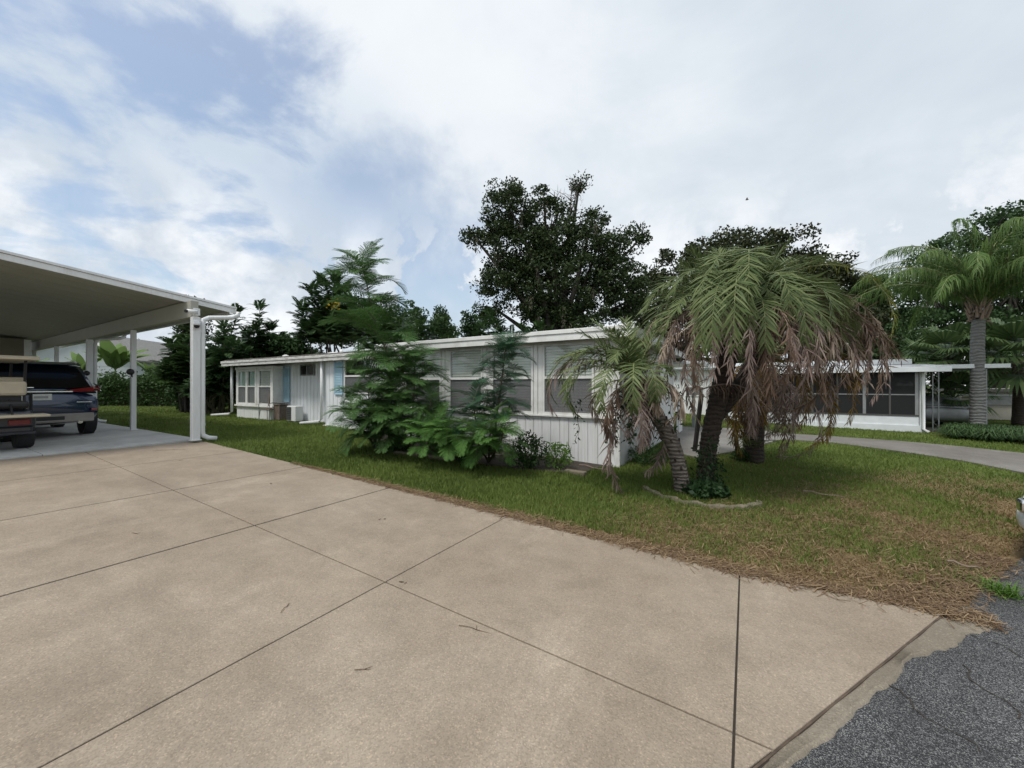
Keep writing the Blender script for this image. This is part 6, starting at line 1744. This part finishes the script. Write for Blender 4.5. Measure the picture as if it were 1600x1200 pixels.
def build_right_palms():
    rr = np.random.default_rng(31)
    b = at(1527, 600, 14.8); b.z = gz(b.x, b.y) - .05; c = at(1531, 482, 14.8)
    t = thing('queen_palm', 'tall palm with smooth grey trunk and weeping green fronds at right', 'palm', b)
    palm_trunk(t, [b, at(1528, 600, 14.8), at(1527, 545, 14.8), at(1529, 500, 14.8)], (.215, .18), M['queen_bark'])
    mb = MB()
    for i in range(26):
        a = i * 2.4; o = at(1529, 502, 14.8) + Vector((math.cos(a) * .2, math.sin(a) * .2, i * .02)); e = o + Vector((math.cos(a) * .16, math.sin(a) * .16, .40 if i % 4 else -.10))
        mb.tube([o, o.lerp(e, .5) + Vector((0, 0, .03)), e], [.05, .035, .012], 6)
    mb.build('leaf_bases', M['rachis_dead'], t)
    for i in range(42):
        yaw = i * 2.39996; e0 = 1.55 - .85 * (i / 42) ** .8; L = 4.7 + rr.uniform(-.3, .5)
        frond(t, c + Vector((0, 0, .05)), yaw, M['queen'], M['rachis'], L=L, e0=e0, droop=1.7 + rr.uniform(-.2, .4), n=95, ll=.95, lw=.022, vang=.15, hang=.85, mess=.16, rng=rr, sr=.03, power=1.4)
    frond(t, c, YAW + math.pi * .55, M['rachis_dead'], M['rachis_dead'], L=1.7, e0=1.5, droop=.2, n=4, ll=.1, lw=.01, rng=rr, sr=.035, name='spear')
    frond(t, c, YAW + math.pi, M['rachis_dead'], M['rachis_dead'], L=1.3, e0=.75, droop=.2, n=4, ll=.1, lw=.01, rng=rr, sr=.03, name='spear')
    # fan palms behind and beside it

    def fan_palm(label, px, py, D, n, size, zfoot, mat='fan', skirt=False):
        b = at(px, 600, D); b.z = gz(b.x, b.y); c = at(px, py, D)
        t = thing('fan_palm', label, 'palm', b, 0, 'fan palms at the right')
        palm_trunk(t, [b, b.lerp(c, .5) + Vector((.03, 0, 0)), c], (.2, .17), M['palm_boot'], 30, M['palm_boot'])
        for i in range(n):
            yaw = i * 2.39996; el = 1.3 - 1.9 * (i / n); st = size * .55; d = Vector((math.cos(yaw) * math.cos(el), math.sin(yaw) * math.cos(el), math.sin(el)))
            o = c + d * st; sidev = d.cross(Vector((0, 0, 1))); sidev = sidev.normalized() if sidev.length > .05 else Vector((1, 0, 0)); up = sidev.cross(d)
            V, F = [], []; m = 26
            for k in range(m):
                a = (k - (m - 1) / 2) / m * 3.7; q = (d * math.cos(a) + sidev * math.sin(a)); ln = size * .62 * (1 - .22 * abs(a) / 1.85) * rr.uniform(.9, 1.1); w = (d * -math.sin(a) + sidev * math.cos(a)) * ln * .05
                mid = o + q * ln * .6 + up * .04; tip = mid + (q * .8 + Vector((0, 0, -.75))) * ln * .38; V += [o, mid - w, mid + w, tip]; b0 = 4 * k; F += [(b0, b0 + 1, b0 + 2), (b0 + 1, b0 + 3, b0 + 2)]
            V2, F2 = tube_arrays(np.array([tuple(c), tuple(c.lerp(o, .5)), tuple(o)]), .018, .012)
            V = np.array([tuple(v) for v in V])
            link('fan_leaf', fast_mesh('fan_leaf', np.concatenate([V, V2]), np.concatenate([np.array(F), F2 + len(V)]), M[mat]), t)
    fan_palm('fan palm whose pale leaves stand above the side carport roof', 1482, 560, 19.5, 26, 2.0, 0)
    fan_palm('large fan palm with drooping leaves right of the grey trunk', 1590, 565, 18.0, 30, 2.5, 0)
    fan_palm('dark fan palm under the side carport between the lattice posts', 1490, 622, 16.6, 20, 1.3, 0)
    # strap-leaved ground cover below
    poly = [onG(*p) for p in ((1478, 688), (1530, 692), (1600, 697), (1680, 700), (1680, 668), (1540, 664), (1478, 672))]
    xs, ys = [p.x for p in poly], [p.y for p in poly]; n = 0; pts = []
    rng = np.random.default_rng(77)
    a, bb = onG(1478, 686), onG(1690, 702)
    for k in range(240):
        u, v = rng.uniform(0, 1), rng.uniform(0, 1); p = a.lerp(bb, u); q = Vector((-(bb - a).y, (bb - a).x, 0)).normalized(); p = p + q * v * 3.0; pts.append(p)
    V, F = [], []
    for p in pts:
        for j in range(38):
            yaw, L, e = rng.uniform(0, 6.28), rng.uniform(.35, .62), rng.uniform(.7, 1.4); o = np.array((p.x, p.y, gz(p.x, p.y))); d = np.array((math.cos(yaw), math.sin(yaw), 0)); w = np.array((-d[1], d[0], 0)) * .011
            m = o + d * L * .35 * math.cos(e) * 1.4 + np.array((0, 0, L * .75 * math.sin(e))); tip = o + d * L * .85 + np.array((0, 0, L * (.55 * math.sin(e) - .15))); b0 = len(V)
            V += [o - w, o + w, m + w, m - w, tip]; F += [(b0, b0 + 1, b0 + 2), (b0, b0 + 2, b0 + 3), (b0 + 3, b0 + 2, b0 + 4)]
    o = link('ground_cover', fast_mesh('ground_cover', np.array(V), np.array(F), M['strap'])); o['kind'] = 'stuff'; tag(o, 'long strap-leaved ground cover round the tall grey palm', 'ground cover')


build_right_palms()

# ------------------------------------------------------------------ grass, thatch and litter


def build_grass():
    rng = np.random.default_rng(99)
    n = 620000
    a = YAW + R(90) + rng.uniform(R(-64), R(64), n)
    r = 3.2 * (34 / 3.2) ** (rng.uniform(0, 1, n) ** .92)
    x, y = np.cos(a) * r, np.sin(a) * r
    t = road_t(x, y)
    ok = ~((y < 3.80 + .03 * np.sin(x * 7) + .02 * np.sin(x * 23)) & (x < 1.35)) & (t < -.02 + .05 * np.sin(y * 6)) & ~((x < -10.3) & (y < 3.86))
    ok &= ~((x < -2.05) & (x > -11.3) & (y > 7.35) & (y < 13.8)) & ~((x <= -11.3) & (x > -17.3) & (y > 7.86) & (y < 13.8)) & ~((x < -14.6) & (x > -17.3) & (y > 7.5) & (y < 8))

    def inside(poly):
        c = np.zeros(len(x), bool)
        for i in range(len(poly)):
            (x0, y0), (x1, y1) = poly[i], poly[i - 1]
            c ^= ((y0 > y) != (y1 > y)) & (x < (x1 - x0) * (y - y0) / (y1 - y0 + 1e-9) + x0)
        return c
    for nm in ('neighbour_path', 'patio_floor', 'planting_bed'):
        me = bpy.data.objects[nm].data; k = len(me.vertices) // 2
        ok &= ~inside([(me.vertices[i].co.x, me.vertices[i].co.y) for i in range(k)])
    ok &= ~((y > 21.1) & (x > -.95) & (x < 8.4))
    x, y, r = x[ok], y[ok], r[ok]; n = len(x)
    rnd = rng.random((n, 1)); g, s, d = lawn_col(x, y, rnd)
    isdry = rng.random((n, 1)) < np.clip(d * 1.15, 0, .97); col = np.where(isdry, s, g)
    # sparser and lower where worn
    h = rng.uniform(.035, .075, n) * np.where(isdry[:, 0], .55, 1.0) * (1 - .35 * d[:, 0]) * (.8 + .5 * vnoise(x, y, 3, 7))
    near_palm = np.exp(-(((x + .4) / 1.3) ** 2 + ((y - 7.6) / 1.2) ** 2)); h *= 1 + .6 * near_palm
    w = .0035 * (1 + r / 9)
    yaw = rng.uniform(0, 2 * np.pi, n); lean = rng.uniform(.1, .9, n) * h * np.where(isdry[:, 0], 2.4, 1)
    z = gz(x, y)
    dx, dy = np.cos(yaw), np.sin(yaw); yw = rng.uniform(0, 2 * np.pi, n); wx, wy = np.cos(yw) * w, np.sin(yw) * w
    V = np.stack([np.stack([x - wx, y - wy, z], 1), np.stack([x + wx, y + wy, z], 1), np.stack([x + dx * lean, y + dy * lean, z + h], 1)], 1).reshape(-1, 3)
    F = np.arange(3 * n).reshape(n, 3)
    o = link('grass', fast_mesh('grass', V, F, M['grass'], np.repeat(col, 3, 0))); o['kind'] = 'stuff'; tag(o, 'short patchy green and straw-coloured lawn grass', 'grass')
    # dry clippings lying along the concrete and in the corner by the road
    m = 8000
    u = rng.random(m)
    x1 = -6.8 + 8.3 * rng.random(m) ** .75; y1 = 3.80 + np.abs(rng.normal(0, .085, m)) * np.clip((x1 + 8) / 5, .3, 1.3) - np.where(rng.random(m) < .22, np.abs(rng.normal(0, .05, m)) * np.clip((x1 + 7) / 6, .2, 1.6), 0)
    y1 += np.clip(x1 + .05, 0, 2) * .13
    k = 2400; sx = rng.uniform(1.9, 4.3, k); tt = -np.abs(rng.normal(0, .22, k)) + np.where(rng.random(k) < .12, .09, 0)
    x2 = RP[0] + RD[0] * sx + RNORM[0] * tt; y2 = RP[1] + RD[1] * sx + RNORM[1] * tt; keep = y2 > 3.95; x2, y2 = x2[keep], y2[keep]
    x3 = rng.uniform(-1.8, 2.2, 9000); y3 = rng.uniform(4.2, 8.5, 9000); keep = (rng.random(9000) < dry(x3, y3) ** 1.2) & (road_t(x3, y3) < 0); x3, y3 = x3[keep], y3[keep]
    x, y = np.concatenate([x1, x2, x3]), np.concatenate([y1, y2, y3]); n = len(x)
    on = (y < 3.82) & (x < 1.3); z = gz(x, y) + np.where(on, .034, rng.uniform(.008, .045, n))
    yaw = rng.uniform(0, np.pi, n); L = rng.uniform(.02, .07, n); w = rng.uniform(.0015, .0035, n); dx, dy = np.cos(yaw), np.sin(yaw); tz = rng.uniform(-.004, .014, n)
    V = np.stack([np.stack([x - dx * L - dy * w, y - dy * L + dx * w, z], 1), np.stack([x - dx * L + dy * w, y - dy * L - dx * w, z], 1), np.stack([x + dx * L + dy * w, y + dy * L - dx * w, z + tz], 1), np.stack([x + dx * L - dy * w, y + dy * L + dx * w, z + tz + .001], 1)], 1).reshape(-1, 3)
    c1, c2 = np.array((.10, .06, .034)), np.array((.33, .235, .14)); q = rng.random((n, 1)) ** 1.3; col = c1 + (c2 - c1) * q
    o = link('dry_thatch', fast_mesh('dry_thatch', V, np.arange(4 * n).reshape(n, 4), M['thatch'], np.repeat(col, 4, 0))); o['kind'] = 'stuff'; tag(o, 'brown dry grass clippings along the edge of the driveway', 'thatch')


build_grass()


def build_litter():
    rng = random.Random(4)
    for (x0, y0, x1, y1, lab) in [(440, 958, 452, 942, 'short forked twig on the driveway slab at left'), (718, 978, 765, 990, 'long thin twig lying beside the driveway joint'), (553, 1048, 578, 1046, 'thin curved twig on the nearest driveway slab'), (238, 705, 290, 702, 'thin dry strip on the far driveway slab'), (206, 833, 216, 835, 'tiny twig on the left driveway slab')]:
        a, b = onG(x0, y0, .03), onG(x1, y1, .03); mb = MB(); pts = []
        for k in range(6):
            p = a.lerp(b, k / 5) + Vector((rng.uniform(-.006, .006), rng.uniform(-.006, .006), 0)); p.z = gz(p.x, p.y) + .034 + .004 * math.sin(k); pts.append(p)
        mb.tube(pts, [.0015, .002, .002, .0018, .0015, .001], 5)
        q = pts[3]; mb.tube([q, q + Vector((rng.uniform(-.03, .03), .03, .004))], [.002, .001], 4)
        tag(mb.build('twig', M['twig'], None), lab, 'twig', 'twigs lying on the driveway')
    for (px, py, lab) in [(421, 755, 'small dark leaf on the driveway near the lawn'), (596, 811, 'small dark leaf on the slab beside the lawn edge'), (632, 909, 'small reddish leaf right of the joint crossing'), (280, 719, 'small dark leaf on the far slab')]:
        p = onG(px, py, .035); r2 = np.random.default_rng(px); V, F = leaf_quads(np.array([[p.x, p.y, p.z + .004], [p.x + .02, p.y + .01, p.z + .004]]), .05, r2, asp=.6); V[:, 2] = p.z + np.clip((V[:, 2] - p.z) * .15, 0, .01)
        tag(link('dry_leaf', fast_mesh('dry_leaf', V, F, M['twig'])), lab, 'leaf', 'dry leaves on the driveway')
    # fallen frond stalks on the lawn
    for (x0, y0, x1, y1, lab) in [(905, 730, 955, 740, 'pale fallen stalk on the lawn below the white corner'), (993, 718, 1012, 708, 'pale fallen stalk leaning by the end wall'), (1255, 772, 1320, 782, 'fallen straw-coloured frond piece on the dry lawn'), (1480, 885, 1535, 897, 'dark fallen stick on the lawn near the road')]:
        a, b = onG(x0, y0), onG(x1, y1); pts = [a.lerp(b, k / 5) + Vector((0, .02 * math.sin(k * 1.4), .05 + .01 * math.sin(k * 2))) for k in range(6)]
        tag(MB().tube(pts, [.008, .009, .008, .007, .006, .003], 6).build('fallen_stalk', M['rachis_dead']), lab, 'stalk', 'fallen stalks on the lawn')
    # bright weed tuft at the asphalt's edge
    p = onG(1568, 932); t = thing('weed_tuft', 'bright grass tuft growing at the edge of the asphalt', 'weed', p); r2 = np.random.default_rng(8); V, F = [], []
    for j in range(130):
        yaw, L, e = r2.uniform(0, 6.28), r2.uniform(.08, .22), r2.uniform(.3, 1.3); o = np.array((p.x + r2.normal(0, .05), p.y + r2.normal(0, .05), gz(p.x, p.y))); d = np.array((math.cos(yaw), math.sin(yaw), 0)); w = np.array((-d[1], d[0], 0)) * .004
        m = o + d * L * .5 * math.cos(e) + np.array((0, 0, L * .6 * math.sin(e))); tip = o + d * L * math.cos(e * .7) + np.array((0, 0, L * .7 * math.sin(e))); b0 = len(V); V += [o - w, o + w, m + w, m - w, tip]; F += [(b0, b0 + 1, b0 + 2), (b0, b0 + 2, b0 + 3), (b0 + 3, b0 + 2, b0 + 4)]
    link('blades', fast_mesh('blades', np.array(V), np.array(F), M['shrub_lime']), t)['kind'] = 'stuff'
    # a bird far up
    q = at(1167, 312, 60); t = thing('flying_bird', 'tiny dark bird flying in the grey sky above the palms', 'bird', q)
    MB().tube([q + Vector((-.25, 0, 0)), q + Vector((-.1, 0, .02)), q + Vector((.12, 0, .02)), q + Vector((.28, 0, 0))], [.01, .06, .07, .02], 8).build('body', M['bird'], t, smooth=True)
    for s in (-1, 1): MB().add([tuple(q + Vector(v)) for v in ((-.1, s * .04, .03), (.1, s * .04, .03), (.12, s * .35, .14), (0, s * .62, .08), (-.06, s * .33, .13))], [(0, 1, 2, 3, 4)]).build('wing', M['bird'], t)


build_litter()
